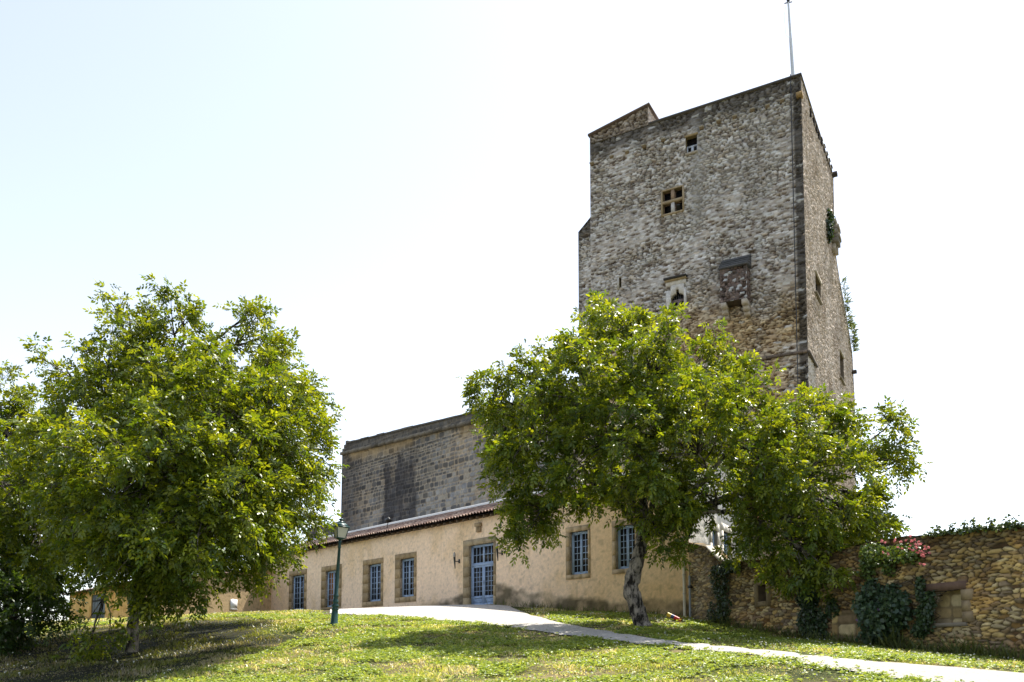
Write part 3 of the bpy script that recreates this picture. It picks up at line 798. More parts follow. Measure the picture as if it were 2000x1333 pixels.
panel(cm, CUR, uL - 5, uRc, ZR - 1.0, float(zsf(uL)) + .1, .05, style=ST_C, seed=21, colfn=cur_col, top=cur_top, solid=9)
cm.build('wall', M['dark_stone'], cw, smooth=True)
cm = MB()
panel(cm, CUR, uLp, uRc, float(zsf(uRc)) + .12, float(zpf(uLp)) + .1, .06, style=ST_C, seed=22, colfn=cur_col, out=.02, solid=.9, top=zpf)
for i in range(3):
    cm.pbox(CUR, uL + (uLp - uL) * i / 3, uLp - .01, float(zsf(uL)) + .22 + .25 * i, float(zsf(uL)) + .22 + .25 * (i + 1), -.9, .0, (.10, .09, .08))
cm.build('parapet', M['dark_stone'], cw, smooth=True)
cm = MB(); r = np.random.default_rng(3); u = uL
while u < uRc:
    l = r.uniform(.5, .95); zst = float(zsf(u + l / 2)); cm.pbox(CUR, u, u + l - .012, zst + .01, zst + .21, -.5, .2 + r.uniform(-.03, .03), np.array((.16, .14, .11)) * r.uniform(.6, 1.5)); u += l
cm.build('string_course', M['dark_stone'], cw)
cm = MB(); u = uLp - .03
while u < uRc:
    l = r.uniform(.7, 1.3); a_, b_ = float(zpf(u)), float(zpf(u + l)); hh_ = r.uniform(.08, .15); o_ = .06 + r.uniform(-.02, .03); kc = np.array((.1, .095, .09)) * r.uniform(.7, 1.5); g_ = u + l - .015
    cm.hexa([CUR.pos(u, a_, o_), CUR.pos(g_, b_, o_), CUR.pos(g_, b_, -.95), CUR.pos(u, a_, -.95), CUR.pos(u, a_ + hh_, o_), CUR.pos(g_, b_ + hh_, o_), CUR.pos(g_, b_ + hh_, -.95), CUR.pos(u, a_ + hh_, -.95)], kc); u += l
zst = float(zsf(uL)); zpt = float(zpf(uLp)); cm.build('coping', M['dark_stone'], cw)
# railing on the wall top
u0 = CUR.hit(676.5, 870)[0]; u1 = CUR.hit(690, 866)[0]
rl = MB(); zt_ = CUR.hit(677, 860)[1]
rl.tube([CUR.pos(u0, zt_, -1.2), CUR.pos(u1 + .6, zt_, -1.2)], .02, 6, (.12, .12, .12)); rl.tube([CUR.pos(u0, zt_, -1.2), CUR.pos(u0, zst + .3, -1.2)], .025, 6, (.12, .12, .12))
for u in np.arange(u0 + .15, u1 + .6, .16): rl.tube([CUR.pos(u, zt_, -1.2), CUR.pos(u, zpt, -1.2)], .012, 5, (.12, .12, .12))
tag(rl.build('railing', M['metal']), 'thin grey metal railing at the left end of the hall wall top', 'railing')
# floodlight on the roof
p = FAC.pos(*FAC.hit(758, 1034, -1.0), -1.0)
fz = ZE + slope * 1.0 + .08
fld = thing('floodlight', 'black floodlight on a bracket standing on the clay tile roof', 'floodlight', (p[0], p[1], fz))
p = np.array((p[0], p[1], fz)); e3 = np.append(FAC.e, 0); n3 = np.append(FAC.n, 0); zz = np.array((0, 0, 1.0))
b = MB(); b.tube([p - e3 * .15, p - e3 * .1 + zz * .35, p + zz * .62], .025, 6, (.02, .02, .02)); b.tube([p - e3 * .3 + n3 * .5 - zz * .15, p - e3 * .15], .02, 6, (.02, .02, .02)); b.build('bracket', M['metal'], fld)
h = MB(); c = p + zz * .66; ax = nrm(-e3 * .2 + zz * .75 - n3 * .5); sd = nrm(np.cross(ax, e3)); wv = nrm(np.cross(sd, ax))
pp = []
for s_, wdt in ((-.08, .1), (.08, .17)):
    for a, bb in ((-1, -1), (1, -1), (1, 1), (-1, 1)): pp.append(c + ax * s_ + sd * a * wdt + wv * bb * wdt * 1.1)
h.hexa(pp, (.015, .015, .015)); h.build('lamp_head', M['metal'], fld)
# torch-like sconces each side of the door
for i, (px, py) in enumerate(((893.5, 1097), (977, 1081))):
    u, z = FAC.hit(px, py)
    t = thing('wall_sconce', ('dark iron torch sconce on the cream wall left of the blue double door', 'dark iron torch sconce on the cream wall right of the blue double door')[i], 'wall lamp', FAC.pos(u, z, 0), 'iron sconces either side of the door')
    s = MB(); s.tube([FAC.pos(u + .15, z - .02, 0), FAC.pos(u, z, .2)], .025, 6, (.02, .018, .016)); s.pbox(FAC, u + .09, u + .21, z - .1, z + .1, 0, .02, (.02, .018, .016)); s.build('bracket', M['metal'], t)
    s = MB(); zz_ = np.array([-.38, -.15, .12, .2]); s.tube([FAC.pos(u + .04 - .03 * (q / .3), z + q, .21) for q in zz_], [.02, .035, .055, .06], 8, (.022, .02, .018)); s.build('torch', M['metal'], t)
    s = MB(); s.lathe([(0, -.02), (.06, 0), (.075, .08), (.055, .18), (.02, .25), (0, .27)], 10, (.35, .33, .3), FAC.pos(u + .02, z + .2, .21)); s.build('shade', M['opal'], t)

# ------------------------------------------------------------------ TOWER
zTop = np.mean([TFR.hit(1565, 148)[1], TFR.hit(1292, 234)[1]])
zStr = np.mean([TFR.hit(1562, 687)[1], TFR.hit(1460, 707)[1]])
uTL = TFR.hit(1153, 420)[0]; uBL = TFR.hit(1129, 520)[0]
print('tower top', TFR.hit(1565, 148)[1], TFR.hit(1292, 234)[1], TFR.hit(1152, 279)[1], 'str', TFR.hit(1562, 687)[1], TFR.hit(1460, 707)[1], 'w', uTL, uBL)
tower = thing('stone_keep', 'tall square medieval stone keep with small windows rising behind the walnut tree', 'tower', TFR.pos(uTL / 2, 2.4, -4))
sp = [TSD.hit(*a) for a in ((1628, 338), (1630, 480), (1640, 545), (1654, 620), (1665, 690), (1669.5, 780), (1672, 1000))]
sq = np.array([a[0] for a in sp])[::-1]; sz = np.array([a[1] for a in sp])[::-1]
print('side', list(zip(sq, sz)), TSD.hit(1600, 250))
def t_right(Z): return np.interp(Z, sz, sq) + .25 * (fbm(Z * .9, Z * 0, 3) - .5)
wt = TFR.rect(1339, 1361.5, 266, 297); wc = TFR.rect(1294, 1333, 370, 415); wsl = TFR.rect(1209, 1213.5, 543, 562); wg = TFR.rect(1310.5, 1336, 566, 604)
ucab = TFR.hit(1556, 450)[0]
def tow_col(U, Z, col, info):
    p, r1, r2 = info
    c = col.copy()
    hgt = Z / zTop
    # pale patches of pointing, ochre lower part
    oc = sstep(zStr + 6.5, zStr + 1.5, Z + 2.5 * (fbm(U * .5, Z * .5, 2) - .5)) * (.35 + .65 * sstep(.35, .6, fbm(U * .45, Z * .45, 6)))
    c = lerp(c, c * np.array((1.05, .86, .56)), oc[..., None])
    pale = sstep(.5, .68, fbm(U * .5 + 3, Z * .35, 1)) * sstep(zTop - 14, zTop - 7, Z) * .5
    up = np.exp(-((U - wt[1] - .1 + .04 * (zTop - Z)) / .5) ** 2) * sstep(zStr + 9, zStr + 11, Z)
    c = lerp(c, np.array((.37, .35, .33)) * np.ones_like(c), np.clip(np.maximum(pale * .6, up * .8), 0, 1)[..., None])
    # lichen-dark band below the coping, the corner strip, and about the latrine
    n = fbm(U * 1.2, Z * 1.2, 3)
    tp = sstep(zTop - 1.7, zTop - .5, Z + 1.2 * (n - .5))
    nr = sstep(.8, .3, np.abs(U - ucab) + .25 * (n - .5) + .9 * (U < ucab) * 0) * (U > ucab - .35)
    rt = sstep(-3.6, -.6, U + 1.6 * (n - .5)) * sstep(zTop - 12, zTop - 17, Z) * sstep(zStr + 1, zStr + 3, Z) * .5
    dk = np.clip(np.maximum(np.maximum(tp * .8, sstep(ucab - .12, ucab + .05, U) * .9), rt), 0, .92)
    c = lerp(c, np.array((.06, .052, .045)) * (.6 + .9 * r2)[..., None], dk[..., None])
    sp_ = (r1 > .93) & (r2 > .3)
    c = np.where(sp_[..., None], lerp(c, np.array((.55, .54, .52)), .7), c)
    return c
tm = MB()
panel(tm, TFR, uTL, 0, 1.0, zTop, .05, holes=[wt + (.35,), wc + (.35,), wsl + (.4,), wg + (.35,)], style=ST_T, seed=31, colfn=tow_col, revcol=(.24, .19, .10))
ST_S = dict(ST_T); ST_S['amp'] = .11; ST_S['ero'] = .7; ST_S['pal'] = [tuple(np.array(c) * np.array((1.10, .97, .84))) for c in GREY]
wsd = [TSD.rect(1593, 1603, 545, 580), TSD.rect(1641, 1648, 695, 742)]
def side_col(U, Z, col, info):
    p, r1, r2 = info
    c = lerp(col, np.array((.54, .44, .34)), .4)
    lowp = sstep(zStr + .1, zStr - .1, Z) * sstep(3.2, 2.6, U)
    c = lerp(c, np.array((.58, .53, .46)), (lowp * .75)[..., None])
    n = fbm(U * .5, Z * .4, 5)
    c = lerp(c, c * np.array((.62, .58, .55)), (sstep(.5, .7, n) * .6)[..., None])
    return c
panel(tm, TSD, 0, float(sq.max()) + .3, 1.0, zTop, .06, holes=[h + (.3,) for h in wsd], style=ST_S, seed=33, colfn=side_col, right=t_right, revcol=(.2, .16, .12))
# body behind the faces: side profile swept across the tower
zz_ = np.concatenate([[1.0], np.linspace(1.2, zTop, 40)]); qq = t_right(zz_)
for i in range(len(zz_) - 1):
    a0 = TSD.pos(qq[i], zz_[i], 0); a1 = TSD.pos(qq[i + 1], zz_[i + 1], 0); sh = np.append(ET, 0) * (-uTL)
    tm.quad(a0, a1, a1 + sh, a0 + sh, col=(.25, .22, .19))
A = TFR.pos(0, zTop, 0); B = TFR.pos(uTL, zTop, 0); bk = np.append(-TFR.n, 0) * qq[-1]
tm.quad(A, B, B + bk, A + bk, col=(.2, .18, .16))
tm.quad(TFR.pos(uTL, 1, 0), TFR.pos(uTL, zTop, 0), TFR.pos(uTL, zTop, 0) + bk, TFR.pos(uTL, 1, 0) + bk, col=(.3, .27, .23))
tm.build('wall', M['tower'], tower)
# stepped-out buttress on the left
tm = MB(); zb1 = TFR.hit(1129, 453)[1]; zb2 = TFR.hit(1153, 423)[1]
panel(tm, TFR, uBL, uTL, 1.0, zb2, .05, style=ST_T, seed=35, out=-.06, top=lambda U: zb1 + (zb2 - zb1) * (U - uBL) / (uTL - uBL), solid=3.0,
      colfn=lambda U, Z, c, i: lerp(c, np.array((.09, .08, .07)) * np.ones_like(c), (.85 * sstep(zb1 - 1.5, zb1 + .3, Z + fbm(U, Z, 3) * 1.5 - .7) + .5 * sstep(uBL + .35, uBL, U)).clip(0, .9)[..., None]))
tm.build('buttress', M['tower'], tower, smooth=True)
# cap house on the roof
uCH = TFR.hit(1266, 207)[0]; zc0 = TFR.hit(1153, 266)[1]; zc1 = TFR.hit(1266, 207)[1]; qch = TSD.shift(0).hit(1288, 233)
tm = MB()
chtop = lambda U: zc0 + (zc1 - zc0) * (U - uTL) / (uCH - uTL)
panel(tm, TFR, uTL, uCH, zTop + .002, zc1, .05, style=ST_T, seed=37, top=chtop, colfn=lambda U, Z, c, i: c * np.array((.62, .56, .5)))
CHS = Plane(TFR.pos(uCH, 0)[:2], -TFR.n, TSD.n); dch = CHS.hit(1289, 236)[0]
panel(tm, CHS, 0, dch, zTop + .002, zc1, .06, style=ST_S, seed=38, top=lambda U: zc1 + 0 * U)
P = TFR.pos
tm.quad(P(uTL, zTop, -dch), P(uCH, zTop, -dch), P(uCH, zc1, -dch), P(uTL, zc0, -dch), col=(.3, .27, .23))
tm.quad(P(uTL, zTop, 0), P(uTL, zTop, -dch), P(uTL, zc0, -dch), P(uTL, zc0, 0), col=(.3, .27, .23))
ch = tm.build('cap_house', M['tower'], tower, smooth=True)
tm = MB(); a = .14
tm.hexa([P(uTL - .12, zc0 + .002, .1), P(uCH + .1, zc1 + .002 + .03, .1), P(uCH + .1, zc1 + .032, -dch - .1), P(uTL - .12, zc0 + .002, -dch - .1),
         P(uTL - .12, zc0 + a, .1), P(uCH + .1, zc1 + a + .03, .1), P(uCH + .1, zc1 + a + .03, -dch - .1), P(uTL - .12, zc0 + a, -dch - .1)], (.11, .075, .055))
tm.build('roof', M['tile'], ch)
# coping along the top
tm = MB(); tm.pbox(TFR, uCH + .01, .03, zTop + .003, zTop + .13, -.7, .04, (.075, .07, .065)); tm.pbox(TSD, .7, qq[-1], zTop + .003, zTop + .12, -.7, .03, (.2, .18, .15)); tm.build('coping', M['tower'], tower)
# weathered string course low on front and flank
tm = MB(); r = np.random.default_rng(2); u = uTL
while u < -.05:
    l = min(r.uniform(.6, 1.1), -.02 - u); tm.pbox(TFR, u, u + l - .012, zStr - .09, zStr + .05 + r.uniform(0, .03), -.1, .1 + r.uniform(-.02, .02), np.array((.17, .13, .10)) * r.uniform(.6, 1.4)); u += l
tm.pbox(TSD, .02, 3.1, zStr - .12, zStr + .06, -.1, .1, (.1, .085, .07))
tm.build('string_course', M['dressed'], tower)
# stubs of the old hoarding
for (x, y) in ((186, 1065), (315, 1020), (415, 990), (525, 950), (650, 910), (900, 830), (1010, 790), (1115, 760), (1230, 715), (1330, 690), (1425, 655)):
    u, z = TFR.hit(1100 + x / 3.333, y / 3.333); tm = MB(); tm.pbox(TFR, u - .13, u + .13, z - .12, z + .0, -.2, .03, (.20, .145, .085)); tm.pbox(TFR, u - .15, u + .15, z - .01, z + .07, -.2, .09, (.33, .28, .20)); tm.build('corbel', M['dressed'], tower)
for (x, y) in ((1612, 735), (1633, 793), (1650, 840), (1665, 885), (1682, 925), (1700, 970), (1717, 1018), (1732, 1060), (1746, 1103)):
    q, z = TSD.hit(1100 + x / 3.333, y / 3.333); tm = MB(); tm.pbox(TSD, q - .22, q + .22, z - .2, z + .16, -.2, .03, (.025, .02, .018)); tm.pbox(TSD, q - .24, q + .24, z + .16, z + .24, -.2, .08, (.2, .165, .13)); tm.build('beam_hole', M['dressed'], tower)
q, z = TSD.hit(1627, 343); tm = MB(); tm.pbox(TSD, q - .3, q + .1, z - .14, z + .12, -.4, .32, (.06, .05, .045)); tm.build('water_spout', M['dressed'], tower)
q, z = TSD.hit(1666, 728); tm = MB(); tm.pbox(TSD, q - .3, q + .1, z - .12, z + .12, -.4, .3, (.06, .05, .045)); tm.build('water_spout', M['dressed'], tower)
u, z = TFR.hit(1564, 186); tm = MB(); tm.pbox(TFR, u - .25, u + .12, z - .15, z + .1, -.2, .25, (.30, .2, .09)); tm.build('corbel', M['dressed'], tower)
# small top window: dark fanlight over two pale casements
u0, u1, z0, z1 = wt; zm = z0 + (z1 - z0) * .52; um = (u0 + u1) / 2
tm = MB(); frame(tm, TFR, u0, u1, z0, zm, .09, -.3, .06, np.array((.50, .54, .62))); tm.pbox(TFR, um - .09, um + .09, z0 + .09, zm - .09, -.3, -.24, (.50, .54, .62)); x = tm.build('window', M['paint'], tower)
tm = MB(); tm.pbox(TFR, u0, u1, z0, z1, -.345, -.335, (.01, .01, .012)); tm.build('pane', M['glass'], x)
tm = MB(); tm.pbox(TFR, u0 - .05, u1 + .05, z1 + .005, z1 + .14, -.3, .03, (.30, .22, .11)); tm.build('lintel', M['dressed'], x); tm = MB(); tm.pbox(TFR, u0 - .03, u1 + .03, z0 - .14, z0 - .005, -.3, .05, (.36, .31, .24)); tm.build('sill', M['dressed'], x)
# cross window
u0, u1, z0, z1 = wc; um = (u0 + u1) / 2; zm = z0 + (z1 - z0) * .5
tm = MB(); SCOL = (.34, .26, .16)
tm.pbox(TFR, um - .11, um + .11, z0, zm - .08, -.3, -.02, (.52, .49, .46)); tm.pbox(TFR, um - .11, um + .11, zm + .08, z1, -.3, -.02, (.30, .21, .14)); tm.pbox(TFR, u0, u1, zm - .08, zm + .08, -.3, .04, SCOL)
frame(tm, TFR, u0 - .1, u1 + .1, z0 - .1, z1 + .1, .098, -.3, .33, np.array(SCOL) * 1.05)
x = tm.build('cross_window', M['dressed'], tower)
tm = MB(); tm.pbox(TFR, u0, u1, z0, z1, -.345, -.335, (.01, .01, .012)); tm.build('pane', M['glass'], x)
tm = MB()
for a, b in ((u0, um - .11), (um + .11, u1)):
    for c_, d_ in ((z0, zm - .08), (zm + .08, z1)): frame(tm, TFR, a, b, c_, d_, .05, -.3, .04, np.array((.2, .13, .09)))
tm.build('casement', M['wood'], x)
# slit
u0, u1, z0, z1 = wsl; tm = MB(); tm.pbox(TFR, u0, u1, z0, z1, -.4, -.35, (.01, .01, .01)); tm.pbox(TFR, u0 - .14, u0 - .003, z0 - .05, z1 + .05, -.3, .02, (.45, .42, .37)); tm.pbox(TFR, u0 - .14, u1 + .05, z1 + .05, z1 + .17, -.3, .025, (.45, .42, .37)); tm.build('arrow_slit', M['dressed'], tower)
# gothic window: pale slab with an ogee opening
u0, u1, z0, z1 = wg; um = (u0 + u1) / 2; hw_ = (u1 - u0) / 2
f0, f1, g0, g1 = TFR.rect(1301, 1340, 546, 608)
tm = MB(); PALE = np.array((.62, .58, .52))
tm.pbox(TFR, f0, u0 - .004, g0, z1 + .01, -.3, .05, PALE); tm.pbox(TFR, u1 + .004, f1, g0, z1 + .01, -.3, .05, PALE * .97); tm.pbox(TFR, f0, f1, z1 + .35, g1, -.3, .052, PALE)
n = 24; xs = np.linspace(-hw_, hw_, n + 1); zarch = z1 - .55
def arch(x):
    k = np.abs(x) / hw_
    body = zarch + .30 * np.sqrt(np.clip(1 - k ** 2, 0, 1)); tref = z1 + .12 - .0 * x
    return np.where(np.abs(x) < .13, zarch + .42 + np.sqrt(np.clip(.13 ** 2 - x ** 2, 0, 1)) * 1.3 + .0, body)
for i in range(n):
    a, b = xs[i], xs[i + 1]; za = float(arch((a + b) / 2))
    tm.pbox(TFR, um + a, um + b, za, z1 + .35, -.3, .045, PALE * .98)
x = tm.build('arched_window', M['dressed'], tower)
tm = MB(); tm.pbox(TFR, f0 - .08, f1 + .1, g1, g1 + .12, -.2, .3, (.05, .045, .04)); tm.pbox(TFR, f0 - .04, f1 + .06, g1 - .1, g1 - .002, -.2, .2, (.36, .27, .15)); tm.build('hood', M['dressed'], x)
tm = MB(); tm.pbox(TFR, u0, u1, z0, z1 + .3, -.345, -.335, (.012, .012, .014)); tm.build('pane', M['glass'], x)
tm = MB(); WC = np.array((.24, .19, .19)); zh = z0 + (zarch - z0) * .82
frame(tm, TFR, u0, um, z0, zh, .07, -.28, .06, WC); frame(tm, TFR, um, u1, z0, zh, .07, -.279, .06, WC); tm.pbox(TFR, u0, u1, zh, zh + .09, -.28, -.2, WC)
for a, b in ((u0, um), (um, u1)): tm.pbox(TFR, a + .07, b - .07, z0 + (zh - z0) * .5 - .03, z0 + (zh - z0) * .5 + .03, -.28, -.23, WC)
for k_ in range(1, 6):
    xx = u0 + (u1 - u0) * k_ / 6; tm.pbox(TFR, xx - .012, xx + .012, zh + .09, zarch + .28, -.27, -.25, (.1, .1, .1))
tm.build('casement', M['wood'], x)
# latrine box on corbels
u0, u1, z0, z1 = TFR.rect(1414, 1466, 530, 598); dep = .95
lt = MB(); ST_L = dict(ST_T); ST_L['pal'] = [(.17, .12, .10), (.13, .095, .085), (.22, .165, .14), (.10, .08, .07)]; ST_L['mortar'] = (.20, .17, .15); ST_L['h'] = .15; ST_L['w'] = .22
LF = TFR.shift(dep); zfr = z1 - .1
panel(lt, LF, u0, u1, z0, zfr, .04, style=ST_L, seed=41, colfn=lambda U, Z, c, i: np.where(((i[1] > .86))[..., None], .5, c))
for uu, s_ in ((u0, -1), (u1, 1)):
    pl_ = Plane(TFR.pos(uu, 0)[:2], TFR.n, TFR.e * s_); panel(lt, pl_, 0, dep, z0, zfr, .05, style=ST_L, seed=42)
lt.quad(TFR.pos(u0, z0 + .01, 0), TFR.pos(u1, z0 + .01, 0), TFR.pos(u1, z0 + .01, dep), TFR.pos(u0, z0 + .01, dep), col=(.1, .08, .06))
lat = lt.build('latrine', M['tower'], tower, smooth=True)
lt = MB()
for k_ in range(4):
    f_ = k_ / 4; zz0 = zfr + .28 * k_ * .8; lt.hexa([TFR.pos(u0 - .08, zz0, dep * (1.12 - f_)), TFR.pos(u1 + .08, zz0, dep * (1.12 - f_)), TFR.pos(u1 + .08, zz0 + .12, 0), TFR.pos(u0 - .08, zz0 + .12, 0), TFR.pos(u0 - .08, zz0 + .1, dep * (1.12 - f_)), TFR.pos(u1 + .08, zz0 + .1, dep * (1.12 - f_)), TFR.pos(u1 + .08, zz0 + .34, 0), TFR.pos(u0 - .08, zz0 + .34, 0)], np.array((.11, .11, .115)) * (1 - .08 * k_))
lt.build('roof', M['dark_stone'], lat)
for uu in (u0 + .02, u1 - .36):
    lt = MB()
    for (a_, b_, c_) in ((0, .34, dep), (.34, .62, dep * .7), (.62, .85, dep * .38)): lt.pbox(TFR, uu, uu + .34, z0 - b_, z0 - a_ - .006, -.1, c_, (.42, .36, .28))
    lt.build('corbel', M['dressed'], lat)
# broken machicolation at the far edge of the flank
qa, za = TSD.hit(1617, 432); qb, zb_ = TSD.hit(1629, 476)
qe = float(t_right(np.array(zb_))) ; mc = MB()
for k_, (a_, b_, o_) in enumerate(((0, .35, .42), (.38, .7, .5), (.73, 1.05, .36), (1.08, 1.4, .46), (1.43, 1.8, .3))):
    mc.pbox(TSD, qe - 1.1 + .1 * (k_ % 2), qe + .05, zb_ - .3 + a_, zb_ - .3 + b_, -.2, o_, np.array((.24, .21, .16)) * (.8 + .1 * k_))
mc.pbox(TSD, qe - 1.0, qe - .7, zb_ - .9, zb_ - .31, -.2, .2, (.4, .34, .26)); mc.pbox(TSD, qe - .4, qe - .05, zb_ - .9, zb_ - .31, -.2, .28, (.4, .34, .26))
mc.build('machicolation', M['dressed'], tower)
for h in wsd:
    mc = MB(); mc.pbox(TSD, h[0], h[1], h[2], h[3], -.3, -.25, (.012, .012, .012)); mc.pbox(TSD, h[0] - .12, h[1] + .12, h[3] + .003, h[3] + .14, -.2, .08, (.45, .4, .32)); mc.pbox(TSD, h[0] - .1, h[1] + .1, h[2] - .12, h[2] - .003, -.2, .1, (.2, .17, .12)); mc.build('arrow_slit', M['dressed'], tower)
# cable down the front
mc = MB(); uu = TFR.hit(1551.5, 450)[0]; mc.tube([TFR.pos(uu, zTop + .25, -.3), TFR.pos(uu, zTop + .2, .06), TFR.pos(uu, zTop - .3, .05), TFR.pos(uu, 8, .05), TFR.pos(uu, 2, .05)], .03, 6, (.02, .02, .022)); mc.build('down_cable', M['metal'], tower)
# flagpole
ufp = TFR.hit(1543, 150)[0]; zf1 = TFR.hit(1534, 10, -1.2)[1]; fb = TFR.pos(ufp, zTop, -1.2)
fp = thing('flagpole', 'slender pale metal flagpole with a small dark finial on top of the keep', 'flagpole', fb)
ftop = np.array((fb[0] - .22, fb[1], zf1)); mid = fb * .42 + ftop * .58
f = MB(); f.tube([fb - np.array((0, 0, .1)), mid], [.12, .10], 10, (.62, .64, .68)); f.tube([mid - np.array((0, 0, .02)), ftop], [.085, .065], 10, (.62, .64, .68)); f.build('pole', M['metal'], fp)
f = MB(); f.lathe([(0, -.05), (.05, -.03), (.05, .06), (.11, .12), (.11, .22), (.03, .3), (0, .42)], 10, (.02, .02, .02), ftop); f.tube([ftop + np.array((-.25, 0, -.05)), ftop + np.array((.25, 0, .06))], .04, 6, (.02, .02, .02)); f.build('finial', M['metal'], fp)
f = MB(); f.tube([ftop + np.array((-.12, -.03, 0)), ftop + np.array((-.3, -.03, -.9)), ftop + np.array((-.22, -.02, -2.2)), mid + np.array((-.12, -.1, 0)), fb + np.array((-.12, -.1, .8))], .012, 5, (.5, .5, .5)); f.build('halyard', M['metal'], fp)
f = MB()
for k_ in range(3):
    a_ = k_ * 2.1 + .4; f.tube([fb + np.array((math.cos(a_) * 1.0, math.sin(a_) * .6, .02)), fb + np.array((0, 0, .75))], .035, 6, (.12, .12, .13))
f.build('stay', M['metal'], fp)
# ------------------------------------------------------------------ GARDEN WALL
gup = [GAR.hit(*a) for a in ((1347, 1060), (1380, 1070), (1406, 1097), (1500, 1092), (1620, 1082), (1690, 1060), (1760, 1049), (1880, 1038), (2000, 1027), (2300, 1000))]
gu = np.array([a[0] for a in gup]); gz = np.array([a[1] for a in gup])
gbp = [GAR.hit(*a) for a in ((1347, 1207), (1450, 1228), (1560, 1248), (1700, 1264), (1850, 1279), (2000, 1293), (2300, 1318))]
gbu = np.array([a[0] for a in gbp]); gbz = np.array([a[1] for a in gbp])
print('garden', list(zip(gu, gz)), gbz)
gw = thing('garden_wall', 'rough ochre rubble garden wall with a blocked doorway, right of the house', 'stone wall', GAR.pos(gu[-1] * .4, .5, -.3))
nic = GAR.rect(1812, 1879, 1154, 1217); sml = GAR.rect(1481, 1497, 1143, 1176)
def g_top(U): return np.interp(U, gu, gz) + .10 * (fbm(U * 2.2, U * 0 + 3, 2, 3) - .5)
def gar_col(U, Z, col, info):
    p, r1, r2 = info
    c = col.copy(); n = fbm(U * .6, Z * .8, 4)
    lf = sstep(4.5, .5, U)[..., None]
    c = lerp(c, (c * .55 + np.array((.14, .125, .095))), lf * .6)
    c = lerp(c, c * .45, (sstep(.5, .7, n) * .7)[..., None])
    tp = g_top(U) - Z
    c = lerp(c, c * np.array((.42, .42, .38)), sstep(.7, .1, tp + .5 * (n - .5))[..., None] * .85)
    rd = sstep(.58, .7, fbm(U * .9 + 7, Z * 1.1, 6))[..., None]
    c = lerp(c, c * np.array((1.08, .86, .72)), rd * .45)
    return c
gmn = MB()
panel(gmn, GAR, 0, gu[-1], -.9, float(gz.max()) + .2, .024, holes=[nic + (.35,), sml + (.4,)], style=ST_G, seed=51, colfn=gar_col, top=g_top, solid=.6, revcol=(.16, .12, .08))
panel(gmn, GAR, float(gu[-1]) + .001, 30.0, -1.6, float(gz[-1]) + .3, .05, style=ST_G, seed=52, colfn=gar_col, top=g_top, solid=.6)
gmn.build('wall', M['garden_stone'], gw)
# blocked doorway
bl = MB(); u0, u1, z0, z1 = nic
ST_B = dict(h=.32, w=.5, joint=.035, amp=.05, pal=[(.34, .26, .13), (.42, .34, .20), (.30, .22, .11), (.38, .30, .18)], mortar=(.24, .18, .1), warp=.025, ero=.4, ero0=.4)
panel(bl, GAR, u0, u1, z0, z1, .03, style=ST_B, seed=55, out=-.22); bl.build('doorway_infill', M['garden_stone'], gw, smooth=True)
bl = MB(); bl.pbox(GAR, u0 - .2, u1 + .12, z1 + .003, z1 + .2, -.35, .03, (.15, .095, .07)); bl.build('lintel', M['dressed'], gw)
for (a, b) in ((u1 + .003, u1 + .28), (u0 - .24, u0 - .003)):
    bl = MB(); n = 3
    for i in range(n): bl.pbox(GAR, a, b - .06 * (i % 2), z0 + (z1 - z0) * i / n, z0 + (z1 - z0) * (i + 1) / n - .012, -.35, .02 + .006 * i, np.array((.30, .225, .135)) * (.85 + .12 * i))
    bl.build('jamb', M['dressed'], gw)
bl = MB(); bl.pbox(GAR, u0 - .1, u1 + .1, z0 - .1, z0 - .003, -.35, .04, (.2, .17, .13)); bl.build('sill', M['dressed'], gw)
u0, u1, z0, z1 = sml; bl = MB(); bl.pbox(GAR, u0, u1, z0, z1, -.4, -.36, (.03, .028, .022)); frame(bl, GAR, u0 - .16, u1 + .16, z0 - .14, z1 + .16, .155, -.2, .23, np.array((.25, .19, .11))); bl.build('blocked_opening', M['dressed'], gw)
# raked coping beside the house
bl = MB(); (ua, za), (ub_, zb_) = GAR.hit(1381, 1069), GAR.hit(1407, 1097)
bl.hexa([GAR.pos(ua, za, .05), GAR.pos(ub_, zb_, .05), GAR.pos(ub_, zb_, -.22), GAR.pos(ua, za, -.22), GAR.pos(ua, za + .06, .05), GAR.pos(ub_, zb_ + .06, .05), GAR.pos(ub_, zb_ + .06, -.22), GAR.pos(ua, za + .06, -.22)], (.6, .56, .5)); bl.build('raked_coping', M['dressed'], gw)
# buttress of large blocks between the ivies
u0 = GAR.hit(1632, 1240)[0]; u1 = GAR.hit(1688, 1240)[0]; bl = MB(); zt = GAR.hit(1660, 1192)[1]
panel(bl, GAR, u0, u1, -.6, zt, .035, style=dict(ST_B, pal=[tuple(np.array(c) * .8) for c in OCH], h=.3, w=.5, amp=.09, warp=.06), seed=57, out=.12, solid=.3); bl.build('buttress', M['garden_stone'], gw, smooth=True)

